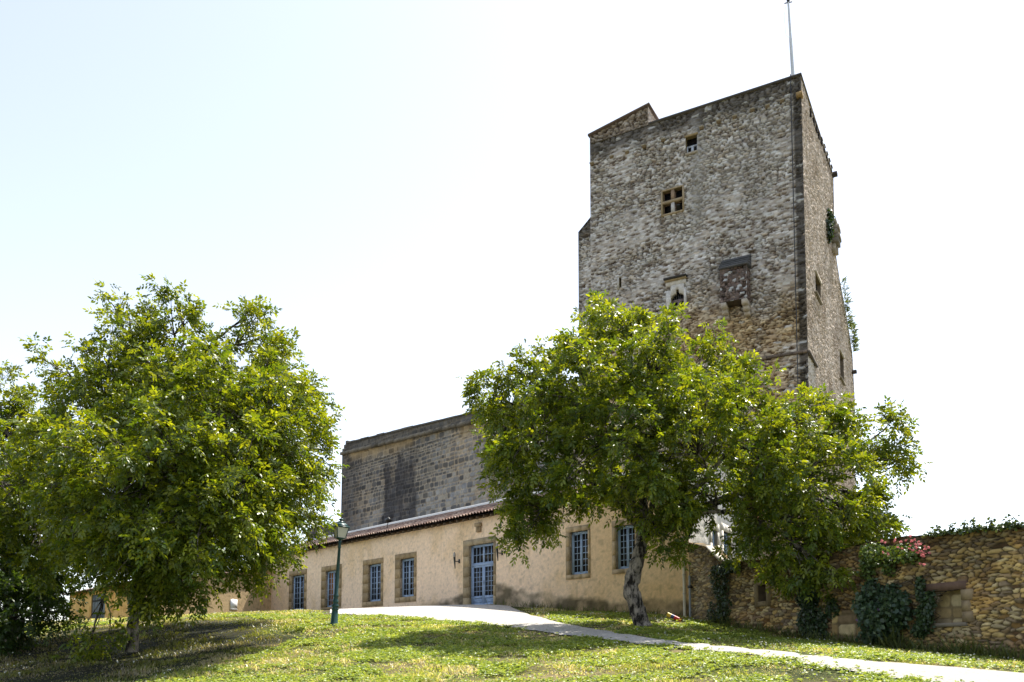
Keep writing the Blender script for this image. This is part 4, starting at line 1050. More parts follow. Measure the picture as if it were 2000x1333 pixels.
# ------------------------------------------------------------------ LEAVES
def leafset(mb, P, D, Nn, L, W, col, droop=.14, fold=.18):
    D = nrm(D); S = nrm(np.cross(D, Nn)); Nn = np.cross(S, D)
    L = L[:, None]; W = W[:, None]
    b = P; l = P + D * L * .42 + S * W * .5 + Nn * W * fold; r = P + D * L * .42 - S * W * .5 + Nn * W * fold
    l2 = P + D * L * .75 + S * W * .33 + Nn * W * fold * .5 - Nn * L * droop * .5; r2 = P + D * L * .75 - S * W * .33 + Nn * W * fold * .5 - Nn * L * droop * .5
    t = P + D * L - Nn * L * droop; m = P + D * L * .55 - Nn * L * droop * .2
    n = len(P); V = np.stack([b, r, r2, t, l2, l, m], 1).reshape(-1, 3)
    k = np.arange(n)[:, None] * 7
    q = np.concatenate([k + np.array([[0, 1, 2, 6]]), k + np.array([[6, 2, 3, 4]]), k + np.array([[0, 6, 4, 5]])])
    mb.add(V, q, col=np.repeat(col, 7, axis=0))

UPV = np.array((0, 0, 1.0))
def walnut_leaves(mb, rg, C, O, per, rl, ll, cols, droop=.35):
    """C clusters with outward directions O: 'per' compound leaves each of seven leaflets"""
    n = len(C) * per
    c = np.repeat(C, per, 0); o = np.repeat(O, per, 0)
    ax = nrm(o * .55 + rg.normal(size=(n, 3)) * .62 + np.array((0, 0, .05)))
    base = c + ax * rg.uniform(0, .12, (n, 1)) + rg.normal(size=(n, 3)) * .05
    R = rl * rg.uniform(.7, 1.25, n)
    ccol = cols[0] + (cols[1] - cols[0]) * (rg.random(n) ** 1.6)[:, None]
    ccol = ccol * rg.uniform(.75, 1.25, (n, 1))
    up = nrm(UPV + rg.normal(size=(n, 3)) * .55)
    side = nrm(np.cross(ax, up)); up = np.cross(side, ax)
    Ps, Ds, Ns, Ls, Ws, Cs = [], [], [], [], [], []
    for k, (f, s) in enumerate(((.35, 1), (.38, -1), (.62, 1), (.65, -1), (.86, 1), (.88, -1), (1.0, 0))):
        p = base + ax * (R * f)[:, None] - UPV * (R * f * f * droop)[:, None]
        d = ax * (.55 if s else 1.0) + side * s * .85 - UPV * (.15 + .45 * rg.random((n, 1)))
        Ps.append(p); Ds.append(d + rg.normal(size=(n, 3)) * .12); Ns.append(nrm(up + rg.normal(size=(n, 3)) * .3 + side * s * .25))
        l = ll * (.75 + .35 * f) * rg.uniform(.8, 1.2, n); Ls.append(l); Ws.append(l * rg.uniform(.38, .5, n)); Cs.append(ccol * rg.uniform(.88, 1.12, (n, 1)))
    leafset(mb, np.concatenate(Ps), np.concatenate(Ds), np.concatenate(Ns), np.concatenate(Ls), np.concatenate(Ws), np.concatenate(Cs))

def bez(a, b, c, n):
    t = np.linspace(0, 1, n)[:, None]
    return a * (1 - t) ** 2 + 2 * b * t * (1 - t) + c * t * t

LG = (np.array((.064, .108, .016)), np.array((.205, .24, .024)))
def make_tree(name, label, group, trunk_px, lobes, Y, seed, dens=1.0, per=9, ll=.135, cols=LG, hubs=None, stubs=True):
    rg = np.random.default_rng(seed)
    sc = Y / F
    base = at(*trunk_px[0][:2], Y); base[2] = float(H(base[0], base[1])) - .05
    root = thing(name, label, 'tree', base, group)
    tp = [base] + [at(x, y, Y + dy) for x, y, r, dy in trunk_px[1:]]
    tr = [trunk_px[0][2] * sc] + [r * sc for x, y, r, dy in trunk_px[1:]]
    tp = np.array(tp); tr = np.array(tr)
    s = np.linspace(0, len(tp) - 1, len(tp) * 7)
    tpp = np.stack([np.interp(s, np.arange(len(tp)), tp[:, k]) for k in range(3)], -1); trr = np.interp(s, np.arange(len(tp)), tr)
    for k in range(3):
        pad = np.pad(tpp[:, k], 3, mode='edge'); tpp[:, k] = np.convolve(pad, np.ones(7) / 7, 'valid')
    trr[0] *= 1.3; trr[1] *= 1.15; trr[2] *= 1.05
    tb = MB(); BK = np.array((.155, .135, .115)); tb.tube(tpp, trr, 24, BK, bumps=.3)
    trunk = tb.build('trunk', M['bark'], root, smooth=True)
    fork = tpp[-1]
    lb = MB(); LC, LR = [], []
    for (x, y, rx, ry, dy) in lobes:
        LC.append(at(x, y, Y + dy)); LR.append((rx * sc * (1 + dy / Y), max(.45, .8 * (rx + ry) / 2 * sc), ry * sc))
    LC = np.array(LC); LR = np.array(LR)
    hub_c = hubs if hubs is not None else []
    # main limbs to hubs, then hubs to lobes
    hubs_w = []
    for (x, y, dy, r) in hub_c:
        h = at(x, y, Y + dy); i = rg.integers(len(tpp) - 4, len(tpp))
        ctrl = (tpp[-1] + h) / 2 + np.array((0, 0, -.08)) * np.linalg.norm(h - fork) + rg.normal(size=3) * .25
        pts = bez(tpp[-2], ctrl, h, 12); pts[1:-1] += rg.normal(size=(10, 3)) * .04
        lb.tube(pts, np.linspace(r * sc * 1.15, r * sc * .6, 12), 10, BK * .9, bumps=.25); hubs_w.append((h, r * sc * .6, pts))
    twigsrc = []
    for i in range(len(LC)):
        best = None
        for (h, r, pts) in hubs_w:
            for k in (5, 8, 11):
                d = np.linalg.norm(pts[k] - LC[i]) + .6 * (11 - k) / 11
                if best is None or d < best[0]: best = (d, pts[k], r * (1 + .5 * (11 - k) / 11))
        p0, r0 = (best[1], best[2]) if best else (fork, tr[-1] * .5)
        L = np.linalg.norm(LC[i] - p0); ctrl = (p0 + LC[i]) / 2 + np.array((0, 0, .12 * L)) + rg.normal(size=3) * .1 * L
        pts = bez(p0, ctrl, LC[i], 10); pts[1:-1] += rg.normal(size=(8, 3)) * .03 * L * .3
        rr = np.linspace(min(r0 * .75, .05 + .025 * L), .02, 10); lb.tube(pts, rr, 6, BK * .75, cap=False); twigsrc.append(pts)
    CC, OO = [], []
    for i in range(len(LC)):
        a, b, c = LR[i]
        area = 4 * np.pi * (((a * b) ** 1.6 + (a * c) ** 1.6 + (b * c) ** 1.6) / 3) ** (1 / 1.6)
        n = int(area * 5.6 * dens) + 4
        d = nrm(rg.normal(size=(n, 3))); rad = np.where(rg.random(n) < .68, rg.uniform(.78, 1.06, n), rg.uniform(.3, .8, n))
        # uneven outline: radius follows a noise over the lobe
        rad = rad * (.80 + .42 * vnoise(d[:, 0] * 2.2 + i * 3.1, d[:, 2] * 2.2 + d[:, 1] * 1.7, i))
        p = LC[i] + d * rad[:, None] * LR[i]
        m_ = max(3, n // 5); sub = rg.integers(0, m_, n); sc_ = p[:m_].copy(); p = p[:m_][sub] + rg.normal(size=(n, 3)) * .20; d = nrm(d[:m_][sub] + rg.normal(size=(n, 3)) * .5)
        inside = np.zeros(n)
        for j in range(len(LC)):
            if j != i: inside = np.maximum(inside, 1 - (((p - LC[j]) / LR[j]) ** 2).sum(1))
        keep = (inside < .42) | (rg.random(n) < .18)
        keep &= p[:, 2] > H(p[:, 0], p[:, 1]) + .12
        p = p[keep]; d = d[keep]
        CC.append(p); OO.append(nrm(d * .8 + np.array((0, 0, -.1)) + nrm(p - fork) * .5))
        src = twigsrc[i]
        for q in sc_:
            if q[2] < H(np.array([q[0]]), np.array([q[1]]))[0] + .12: continue
            k = int(np.linalg.norm(src - q, axis=1).argmin()); k = max(2, k - 2)
            m = (src[k] + q) / 2 + np.array((0, 0, .10)) + rg.normal(size=3) * .10
            lb.tube(bez(src[k], m * 2 - (src[k] + q) / 2, q, 5), np.linspace(.022, .008, 5), 4, BK * .62, cap=False)
        for q in p:
            c0 = sc_[np.linalg.norm(sc_ - q, axis=1).argmin()]
            lb.tube([c0, q], [.009, .004], 3, BK * .62, cap=False)
    lb.build('limbs', M['bark'], trunk, smooth=True)
    CC = np.concatenate(CC); OO = np.concatenate(OO)
    cb = MB(); walnut_leaves(cb, rg, CC, OO, per, .30, ll, cols)
    cr = cb.build('crown', M['leaf'], root)
    print(name, 'clusters', len(CC), 'leaflets', len(CC) * per * 7)
    return root

right_lobes = [(1225, 640, 72, 62, 0), (1122, 668, 62, 62, 1), (1030, 732, 70, 66, 0), (955, 768, 50, 46, -.4), (965, 850, 52, 55, .5), (1045, 850, 88, 85, -1.3), (1010, 945, 55, 60, 0), (1028, 1030, 36, 48, -.5), (1085, 1000, 60, 60, 0), (1012, 1078, 17, 28, -.6),
    (1150, 765, 105, 95, -1.8), (1290, 715, 95, 85, -1.3), (1375, 715, 62, 62, 1), (1200, 880, 115, 95, -2.3), (1340, 850, 115, 105, -2.3), (1445, 785, 80, 72, 0), (1550, 830, 85, 62, -.5), (1480, 900, 105, 95, -2), (1640, 850, 75, 68, 0), (1705, 865, 58, 58, .5), (1752, 900, 22, 30, 0),
    (1600, 955, 105, 90, -2), (1700, 985, 48, 55, -.5), (1550, 1050, 85, 72, -1.5), (1640, 1070, 58, 66, -1), (1600, 1140, 48, 44, -1), (1580, 1085, 78, 58, -2.2), (1650, 1115, 46, 50, -1.6), (1500, 1035, 55, 42, -1.8), (1690, 1050, 42, 52, -1.2), (1615, 1020, 80, 60, .5), (1250, 960, 85, 62, -1), (1150, 940, 66, 58, .5), (1370, 960, 75, 55, -1), (1320, 1035, 42, 34, -1),
    (1150, 800, 105, 85, 2.6), (1400, 850, 105, 85, 2.6), (1290, 770, 85, 70, 2.8), (1520, 920, 95, 85, 2.5), (1250, 900, 95, 72, 2.8), (1460, 1050, 36, 34, 0), (1735, 820, 18, 14, 0), (1725, 1040, 26, 26, 0), (1330, 1080, 10, 14, -.8)]
make_tree('walnut_tree', 'spreading walnut tree with a bent pale trunk on the lawn in front of the house', 'walnut trees',
    [(1256, 1230, 15.5, 0), (1246, 1190, 15, 0), (1229, 1150, 16, 0), (1242, 1105, 13.5, 0), (1255, 1060, 13, 0), (1257, 1030, 14, 0)], right_lobes, 26.3, 11, dens=.98, per=6, ll=.145,
    hubs=[(1385, 990, -.3, 12), (1180, 870, -.3, 9), (1230, 800, .5, 9), (1090, 860, .3, 7), (1320, 850, .6, 8), (1430, 880, 1.0, 8), (1500, 930, -.6, 9), (1400, 1000, -1, 6)])
left_lobes = [(248, 648, 56, 52, 0), (345, 640, 62, 58, 0), (478, 660, 66, 54, 0), (540, 715, 52, 54, 0), (600, 785, 50, 62, 0), (610, 885, 46, 54, 0), (578, 970, 46, 52, 0), (130, 722, 48, 38, 0), (200, 760, 85, 75, -1), (340, 740, 105, 85, -1.4), (460, 770, 95, 85, -1.4), (540, 850, 85, 85, -1), (400, 880, 125, 105, -2.3),
    (270, 880, 115, 105, -2), (160, 860, 85, 85, -.5), (480, 980, 105, 85, -2), (545, 1035, 58, 58, -1), (340, 1010, 115, 85, -2.3), (200, 1000, 105, 85, -1.5), (440, 1080, 85, 52, -1.5), (320, 1085, 90, 46, -2), (350, 1135, 58, 34, -1.5), (520, 1090, 40, 40, 0), (190, 1045, 85, 46, -.5),
    (260, 770, 95, 75, 2.6), (450, 850, 95, 75, 2.6), (350, 950, 105, 85, 2.6), (300, 900, 105, 95, -4.6), (450, 950, 100, 90, -4.4), (210, 950, 95, 90, -4.2), (380, 1055, 105, 62, -4.8), (120, 900, 70, 80, -3.6), (280, 1040, 100, 70, -4.2), (250, 1075, 80, 46, -2.6), (420, 800, 85, 75, -3.4), (530, 800, 70, 70, -2.4), (560, 930, 55, 55, -2.2), (560, 880, 50, 60, 3.5), (500, 960, 60, 60, 4.5), (420, 780, 90, 70, 4.5), (330, 880, 100, 80, 5), (545, 1045, 48, 48, 6), (480, 1000, 70, 58, 6.5), (400, 1045, 80, 48, 6), (300, 1050, 80, 48, 6), (583, 990, 36, 44, 7), (200, 1060, 80, 50, 5), (300, 1128, 62, 36, -2.6), (222, 1088, 60, 32, -3), (368, 1106, 54, 36, -3), (345, 1165, 36, 24, -2.5), (300, 1175, 24, 18, -2), (178, 1255, 46, 24, -1.2), (638, 930, 20, 22, 0), (345, 592, 14, 16, 0), (480, 615, 16, 12, 0), (225, 608, 14, 12, 0)]
make_tree('walnut_tree', 'broad walnut tree on the shaded bank left of the lamp post', 'walnut trees',
    [(256, 1280, 12, 0), (262, 1210, 10.5, 0), (268, 1140, 11, 0), (285, 1080, 12, 0), (305, 1010, 12, 0)], left_lobes, 24.0, 12, dens=1.2, per=6, ll=.128,
    hubs=[(360, 860, 0, 10), (430, 900, .5, 8), (230, 880, 0, 8), (480, 960, -.6, 7), (330, 760, .5, 8), (180, 950, -.5, 6)])
far_lobes = [(-5, 780, 50, 52, 0), (58, 815, 46, 52, 0), (20, 880, 85, 80, 0), (95, 905, 52, 72, 0), (40, 980, 85, 85, -.5), (112, 1020, 62, 66, 0), (-70, 800, 75, 75, 0), (-90, 920, 85, 85, 0), (20, 1075, 85, 76, -.5), (100, 1105, 55, 55, 0), (-70, 1060, 85, 85, -.5), (-10, 745, 20, 22, 0), (-150, 900, 60, 85, 0), (-150, 1020, 60, 80, 0), (30, 930, 80, 80, 2), (30, 950, 90, 90, -4), (-60, 980, 90, 90, -4.5), (80, 1060, 70, 60, -3)]
make_tree('walnut_tree', 'walnut tree cut by the left edge of the photo beyond the bank', 'walnut trees',
    [(20, 1262, 15, 0), (20, 1180, 13, 0), (15, 1060, 13, 0)], far_lobes, 28.5, 13, dens=.85, per=6, ll=.14,
    hubs=[(50, 920, 0, 8), (-40, 950, .3, 8), (20, 860, 0, 6)])
bush_lobes = [(35, 1165, 72, 52, 0), (95, 1160, 40, 44, .6), (-45, 1175, 75, 62, 0), (30, 1205, 66, 42, -.6), (-20, 1225, 60, 38, -.8), (95, 1198, 42, 28, -.3), (95, 1112, 50, 44, 1), (60, 1110, 60, 44, 1)]
make_tree('bush', 'dark leafy bush at the foot of the leftmost tree', None, [(40, 1258, 5, 0), (42, 1230, 4, 0), (45, 1205, 3, 0)], bush_lobes, 27.0, 14, dens=1.2, per=7, ll=.13, cols=(np.array((.025, .055, .014)), np.array((.06, .10, .02))), hubs=[(30, 1185, 0, 3), (90, 1180, 0, 3)])

# ------------------------------------------------------------------ climbers on walls
IVG = (np.array((.018, .040, .014)), np.array((.05, .085, .025)))
def climber(name, label, cat, pl, blobs, n, seed, cols=IVG, size=.09, outm=.22, group=None, stem=True, hang=.7, extra=None, upw=0.0, wf=1.0, outw=0.0):
    rg = np.random.default_rng(seed)
    root_u, root_z = blobs[0][0], blobs[0][1]
    root = thing(name, label, cat, pl.pos(root_u, min(b[1] - b[3] for b in blobs), .08), group)
    P, D, Nn = [], [], []
    ar = np.array([b[2] * b[3] for b in blobs]); ar = ar / ar.sum()
    for b, f in zip(blobs, ar):
        k = int(n * f); r_ = np.sqrt(rg.random(k)); th = rg.uniform(0, 2 * np.pi, k)
        rad = .75 + .5 * vnoise(np.cos(th) * 2 + b[0] * 5, np.sin(th) * 2 + b[1] * 3, 3)
        u = b[0] + b[2] * r_ * np.cos(th) * rad; z = b[1] + b[3] * r_ * np.sin(th) * rad
        o = .03 + outm * (b[4] if len(b) > 4 else 1) * rg.random(k) * np.sqrt(np.clip(1 - r_ ** 2, .05, 1))
        P.append(pl.pos(u, z, o))
        e3 = np.append(pl.e, 0)
        D.append(e3 * rg.normal(size=(k, 1)) * .7 + np.array((0, 0, -hang + upw)) + np.append(pl.n, 0) * outw + rg.normal(size=(k, 3)) * .35)
        Nn.append(np.append(pl.n, 0) * .8 + UPV * .5 + rg.normal(size=(k, 3)) * .4)
    P = np.concatenate(P); D = np.concatenate(D); Nn = np.concatenate(Nn); k = len(P)
    c = cols[0] + (cols[1] - cols[0]) * rg.random((k, 1)) ** 1.5; c = c * rg.uniform(.7, 1.3, (k, 1))
    L = size * rg.uniform(.7, 1.4, k); mb = MB(); leafset(mb, P, D, Nn, L, L * rg.uniform(.6, .85, k) * wf, c)
    mb.build('foliage', M['ivy'], root)
    if stem:
        sb = MB()
        for b in blobs:
            for j in range(4):
                u0 = b[0] + rg.uniform(-.4, .4) * b[2]; pts = [pl.pos(u0 + .05 * rg.normal() * i, b[1] - b[3] + 2 * b[3] * i / 6, .035) for i in range(7)]
                sb.tube(pts, np.linspace(.02, .008, 7), 5, (.10, .08, .055), cap=False)
        sb.build('stem', M['bark'], root)
    if extra: extra(root, P, rg)
    return root
def gb(px, py, rx, ry, o=1):
    u, z = GAR.hit(px, py); u2 = GAR.hit(px + rx, py)[0]; z2 = GAR.hit(px, py - ry)[1]
    return (u, z, u2 - u, z2 - z, o)
climber('ivy', 'narrow curtain of dark ivy on the garden wall nearest the house pipes', 'ivy', GAR, [gb(1415, 1190, 13, 40), gb(1408, 1130, 16, 36), gb(1430, 1105, 22, 16), gb(1395, 1200, 8, 20)], 1300, 61, group='ivy on the garden wall')
climber('ivy', 'thick dark ivy on the garden wall below the walnut branches, left of the block buttress', 'ivy', GAR, [gb(1590, 1215, 28, 36), gb(1580, 1160, 22, 36), gb(1605, 1240, 22, 14), gb(1630, 1190, 12, 20)], 2200, 62, group='ivy on the garden wall')
climber('ivy', 'ivy trailing down the left jamb of the blocked doorway in the garden wall', 'ivy', GAR, [gb(1812, 1205, 16, 30), gb(1818, 1180, 10, 26), gb(1802, 1150, 7, 26), gb(1800, 1230, 12, 16), gb(1826, 1170, 5, 14)], 1000, 63, group='ivy on the garden wall')
climber('ivy', 'low tangle of ivy and weeds running along the top of the garden wall', 'ivy', GAR, [(GAR.hit(x, 1040)[0], float(g_top(np.array(GAR.hit(x, 1040)[0]))) + .02, .30, .05, .5) for x in range(1825, 2110, 16)] + [(GAR.hit(x, 1040)[0], float(g_top(np.array(GAR.hit(x, 1040)[0]))) + .13, .07, .13, .5) for x in (1830, 1862, 1890, 1905, 1940, 1975, 1990)], 900, 64, cols=(np.array((.03, .055, .018)), np.array((.09, .12, .03))), size=.075, upw=.5, stem=False, group='ivy on the garden wall')
def purple(root, P, rg):
    for (px, py) in ((1741, 1197), (1708, 1213), (1714, 1200)):
        mb = MB(); u, z = GAR.hit(px, py); k = 46; t = rg.random(k); c = GAR.pos(u + .2 * (t - .5), z + .06 * t, .55) + rg.normal(size=(k, 3)) * .014
        leafset(mb, c, rg.normal(size=(k, 3)), rg.normal(size=(k, 3)), np.full(k, .04), np.full(k, .034), np.tile([(.34, .18, .44)], (k, 1)))
        mb.build('flower_spike', M['petal'], root)
climber('buddleia', 'dark buddleia shrub with purple flower spikes against the garden wall', 'shrub', GAR, [gb(1735, 1210, 36, 42, 1.6), gb(1710, 1180, 20, 46, 1.4), gb(1765, 1190, 22, 34, 1.3), gb(1720, 1240, 22, 16, 1.5), gb(1750, 1160, 14, 22)], 3000, 65, size=.115, outm=.5, cols=(np.array((.025, .055, .028)), np.array((.07, .11, .05))), extra=purple)
def roses(root, P, rg):
    for b in ((1740, 1062, 16, 12, 6), (1775, 1060, 20, 13, 12), (1800, 1074, 14, 18, 13), (1808, 1092, 8, 12, 5), (1735, 1085, 10, 10, 3)):
        for j in range(b[4]):
            px = b[0] + rg.uniform(-1, 1) * b[2]; py = b[1] + rg.uniform(-1, 1) * b[3]; u, z = GAR.hit(px, py, .45); c0 = GAR.pos(u, z, .45 + rg.uniform(-.1, .12)); k = 8
            mb = MB(); leafset(mb, np.repeat(c0[None], k, 0), rg.normal(size=(k, 3)) + np.append(GAR.n, 0) * .5, rg.normal(size=(k, 3)), np.full(k, .045), np.full(k, .042), np.tile([(.66, .24, .25)], (k, 1)) * rg.uniform(.8, 1.25, (k, 1)))
            mb.build('flower', M['petal'], root)
climber('rose_bush', 'climbing rose with pink blooms spilling over the garden wall top', 'rose bush', GAR, [gb(1775, 1082, 34, 18, 2), gb(1735, 1088, 26, 22, 2), gb(1710, 1080, 20, 22, 1.5), gb(1745, 1112, 10, 16, 1.3), gb(1700, 1110, 14, 26)], 1500, 66, size=.085, outm=.3, cols=(np.array((.05, .09, .02)), np.array((.14, .19, .04))), upw=.4, extra=roses)
def tb_(px, py, rx, ry, o=1):
    u, z = TSD.hit(px, py); u2 = TSD.hit(px + rx, py)[0]; z2 = TSD.hit(px, py - ry)[1]
    return (u, z, u2 - u, z2 - z, o)
climber('ivy', 'green creeper growing out of the far edge of the keep flank, below the machicolation', 'ivy', TSD, [tb_(1640, 560, 2, 12), tb_(1646, 590, 3, 16), tb_(1650, 625, 4, 18), tb_(1660, 655, 4, 20), tb_(1662, 675, 4, 12)], 520, 67, size=.42, outm=.45, cols=(np.array((.04, .075, .018)), np.array((.13, .17, .035))), upw=.9, stem=False, wf=.22, outw=.7)
climber('ivy', 'dark plants sprouting from the broken machicolation of the keep', 'ivy', TSD, [tb_(1619, 425, 3, 12, .8), tb_(1617, 450, 2, 18, .8)], 450, 68, size=.2, outm=.4, stem=False)

# ------------------------------------------------------------------ LAMP POST
lb_ = at(652, 1224, 27.5); lb_[2] = float(H(lb_[0], lb_[1])) - .02
lamp = thing('street_lamp', 'dark green cast iron lamp post with a four sided lantern on the grass', 'street lamp', lb_)
k = 27.5 / F; G = np.array((.022, .075, .078))
def zpx(zz): return (1223.6 - (990 + zz * .1876)) * k
m_ = MB(); m_.lathe([(.16, -.1), (.16, .02), (.15, .06), (.125, .1), (.1, zpx(1080)), (.085, zpx(1075))], 16, G); b_ = MB
for z_, h_ in zip(m_.v, [0]): pass
def lathe_part(name, prof, n=16, col=G, mat='metal', parent=lamp):
    m = MB(); m.lathe(prof, n, col, LOC[lamp.name]); return m.build(name, M[mat], parent, smooth=True)
lathe_part('base', [(.17, -.1), (.17, .03), (.155, .06), (.125, .1), (.105, .5), (.095, zpx(1080))], 8)
pole = lathe_part('pole', [(.095, zpx(1080)), (.12, zpx(1068)), (.12, zpx(1058)), (.08, zpx(1052)), (.125, zpx(1036)), (.13, zpx(1026)), (.09, zpx(1012)), (.075, zpx(1000)), (.11, zpx(990)), (.1, zpx(980)), (.075, zpx(960)), (.065, zpx(942)), (.095, zpx(930)), (.09, zpx(918)), (.066, zpx(908)), (.06, zpx(700)), (.045, zpx(420)), (.058, zpx(414)), (.058, zpx(406)), (.045, zpx(400)), (.05, zpx(370)), (.07, zpx(352)), (.035, zpx(342)), (.035, zpx(322))])
L0 = LOC[lamp.name]; zb_l, zt_l = zpx(318), zpx(204)
rot = math.radians(33)
def sqr(h, z):
    return [L0 + np.array((h * math.cos(rot + a) * 1.414, h * math.sin(rot + a) * 1.414, z)) for a in (math.pi / 4, 3 * math.pi / 4, 5 * math.pi / 4, 7 * math.pi / 4)]
hb, ht = .135, .205
m = MB(); B_, T_ = sqr(hb, zb_l), sqr(ht, zt_l)
for i in range(4):
    j = (i + 1) % 4
    m.tube([B_[i], T_[i]], .014, 6, G); m.tube([B_[i], B_[j]], .014, 6, G); m.tube([T_[i], T_[j]], .018, 6, G)
m.hexa(sqr(.06, zb_l - .06) + sqr(hb * .9, zb_l), G)
lan = m.build('lantern_frame', M['metal'], lamp)
m = MB(); B2, T2 = sqr(hb - .006, zb_l + .005), sqr(ht - .006, zt_l - .005)
for i in range(4): j = (i + 1) % 4; m.quad(B2[i], B2[j], T2[j], T2[i], col=(.74, .70, .64))
m.build('lantern_glass', M['opal'], lan)
m = MB(); m.hexa(sqr(ht + .035, zt_l) + sqr(ht + .03, zt_l + .03), G); m.hexa(sqr(ht + .015, zt_l + .03) + sqr(.115, zpx(160)), G); m.hexa(sqr(.09, zpx(160)) + sqr(.08, zpx(140)), G)
m.build('lantern_roof', M['metal'], lan)
m = MB(); m.lathe([(.06, zpx(140)), (.05, zpx(128)), (.085, zpx(124)), (.085, zpx(116)), (.05, zpx(110)), (0, zpx(106))], 12, G, L0); m.build('finial', M['metal'], lan, smooth=True)
lamp.rotation_euler = (0, math.radians(3.2), 0)

# ------------------------------------------------------------------ pipes and the striped tube
u, _ = FAC.hit(1338.5, 1150); zt = FAC.hit(1337, 1104)[1]; zb0 = FAC.hit(1340, 1205)[1] - .1
m = MB(); m.tube([FAC.pos(u, zb0, .06), FAC.pos(u, zt, .06)], .055, 10, (.62, .57, .46)); m.tube([FAC.pos(u, zt - .01, .06), FAC.pos(u, ZE - .2, .06)], .022, 6, (.2, .17, .13))
for z_ in (zt - .4, zt - 1.1): m.tube([FAC.pos(u, z_, .06), FAC.pos(u, z_ + .05, .06)], .065, 10, (.5, .46, .38))
tag(m.build('drain_pipe', M['metal'], smooth=True), 'cream drain pipe up the right end of the house wall', 'pipe', 'pipes at the house corner')
u, _ = GAR.hit(1349, 1160); zt = GAR.hit(1349, 1125)[1]
m = MB(); m.tube([GAR.pos(u + .05, zb0, .07), GAR.pos(u + .05, zt, .07)], .04, 10, (.26, .30, .36)); m.tube([GAR.pos(u + .05, zt, .07), GAR.pos(u + .0, zt + .35, .05), GAR.pos(u - .08, zt + .6, .05)], .012, 6, (.1, .1, .1)); m.pbox(GAR, u - .02, u + .12, zb0 + 1.15, zb0 + 1.25, .0, .12, (.04, .04, .04))
tag(m.build('drain_pipe', M['metal'], smooth=True), 'short blue grey pipe at the house end of the garden wall', 'pipe', 'pipes at the house corner')
p = ground_hit(1322, 1214); q0 = p + np.array((-.32, .08, .26)); q1 = p + np.array((.14, -.08, .02))
tt = thing('striped_tube', 'short red, blue and yellow tube leaning in the grass by the house corner', 'tube', p)
f_ = lambda a: q0 + (q1 - q0) * a
for a, b, c in ((0, .28, (.75, .5, .05)), (.28, .5, (.03, .05, .2)), (.5, 1, (.55, .025, .02))):
    m = MB(); m.tube([f_(a), f_(b)], .075, 12, c); o = m.build('band', M['metal'], tt, smooth=True)

# ------------------------------------------------------------------ grass
def in_front(x, y, pl, umin, umax, mar):
    u = (x - pl.O[0]) * pl.e[0] + (y - pl.O[1]) * pl.e[1]; o = (x - pl.O[0]) * pl.n[0] + (y - pl.O[1]) * pl.n[1]
    return (o > mar) | (u < umin) | (u > umax)
def grass(n, seed, y0, y1, rho):
    rg = np.random.default_rng(seed)
    Y = rg.uniform(y0, y1, n * 3); keep = rg.random(n * 3) < rho(Y) * Y / np.max(rho(np.linspace(y0, y1, 60)) * np.linspace(y0, y1, 60)); Y = Y[keep][:n]
    X = Y * rg.uniform(-.78, .78, len(Y))
    ok = in_front(X, Y, FAC, UC0, UR, .02) & in_front(X, Y, GAR, 0, 40, .02) & in_front(X, Y, W2, 0, UW, .0) & in_front(X, Y, W3, -13, 0, .02)
    X, Y = X[ok], Y[ok]; pf = path_frac(X, Y)
    ok = (pf < .02 + .16 * (fbm(X * 2, Y * 2, 3, 3) - .35)) | ((pf < .35) & (rg.random(len(X)) < .10))
    X, Y = X[ok], Y[ok]
    return X, Y, rg
X, Y, rg = grass(760000, 71, 8.0, 56, lambda y: np.minimum(1, (13 / y) ** 1.45))
n = len(X); Zg = H(X, Y) - .01
cl = fbm(X * 1.3, Y * 1.3, 2, 4); cl2 = fbm(X * .5, Y * .5, 5, 3)
soil_shade = sstep(.1, .45, np.clip(1.15 - np.hypot((X + 12.6) / 6.6, (Y - 23.5) / 9.5) + .7 * (fbm(X * .5, Y * .5, 6) - .5), 0, 1))  # same patch: thinner grass, its colour darkened to deepen the tree's shade
keep = rg.random(n) < np.clip(.25 + 1.9 * (cl - .22), .12, 1) * (1 - .5 * soil_shade); soil_shade = soil_shade[keep]; X, Y, Zg, cl, cl2 = X[keep], Y[keep], Zg[keep], cl[keep], cl2[keep]; n = len(X)
pfe = path_frac(X, Y)
hgt = (.03 + .085 * sstep(.38, .72, cl)) * rg.uniform(.5, 1.3, n) * (.45 + .55 * sstep(-.3, -1.6, pfe))
wd_ = (.005 + .00062 * Y) * rg.uniform(.7, 1.7, n)
th = rg.uniform(0, 2 * np.pi, n); ph = rg.uniform(0, 2 * np.pi, n)
S = np.stack([np.cos(th), np.sin(th), 0 * th], -1); lean = np.stack([np.cos(ph), np.sin(ph), 0 * ph], -1) * (rg.uniform(.2, 1.1, n) * hgt)[:, None]
B0 = np.stack([X, Y, Zg], -1)
Mid = B0 + lean * .4 + UPV * (hgt * .62)[:, None]; Tip = B0 + lean + UPV * (hgt * rg.uniform(.75, 1.0, n))[:, None]
g0 = np.array((.12, .18, .03)); g1 = np.array((.48, .49, .12)); gd = np.array((.66, .58, .38))
c = g0 + (g1 - g0) * np.clip(rg.random(n) * .7 + cl2 - .3, 0, 1)[:, None]
dryk = (rg.random(n) < .14 + .8 * sstep(.46, .60, fbm(X * .8 + 3, Y * 1.1, 7, 4)))[:, None]; c = np.where(dryk & (rg.random((n, 1)) < .75), gd * rg.uniform(.6, 1.2, (n, 1)), c) * rg.uniform(.8, 1.2, (n, 1)) * (1 - .68 * soil_shade)[:, None]
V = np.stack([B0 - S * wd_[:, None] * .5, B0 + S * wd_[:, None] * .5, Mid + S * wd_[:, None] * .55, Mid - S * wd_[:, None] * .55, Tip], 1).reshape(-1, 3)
kk = np.arange(n)[:, None] * 5
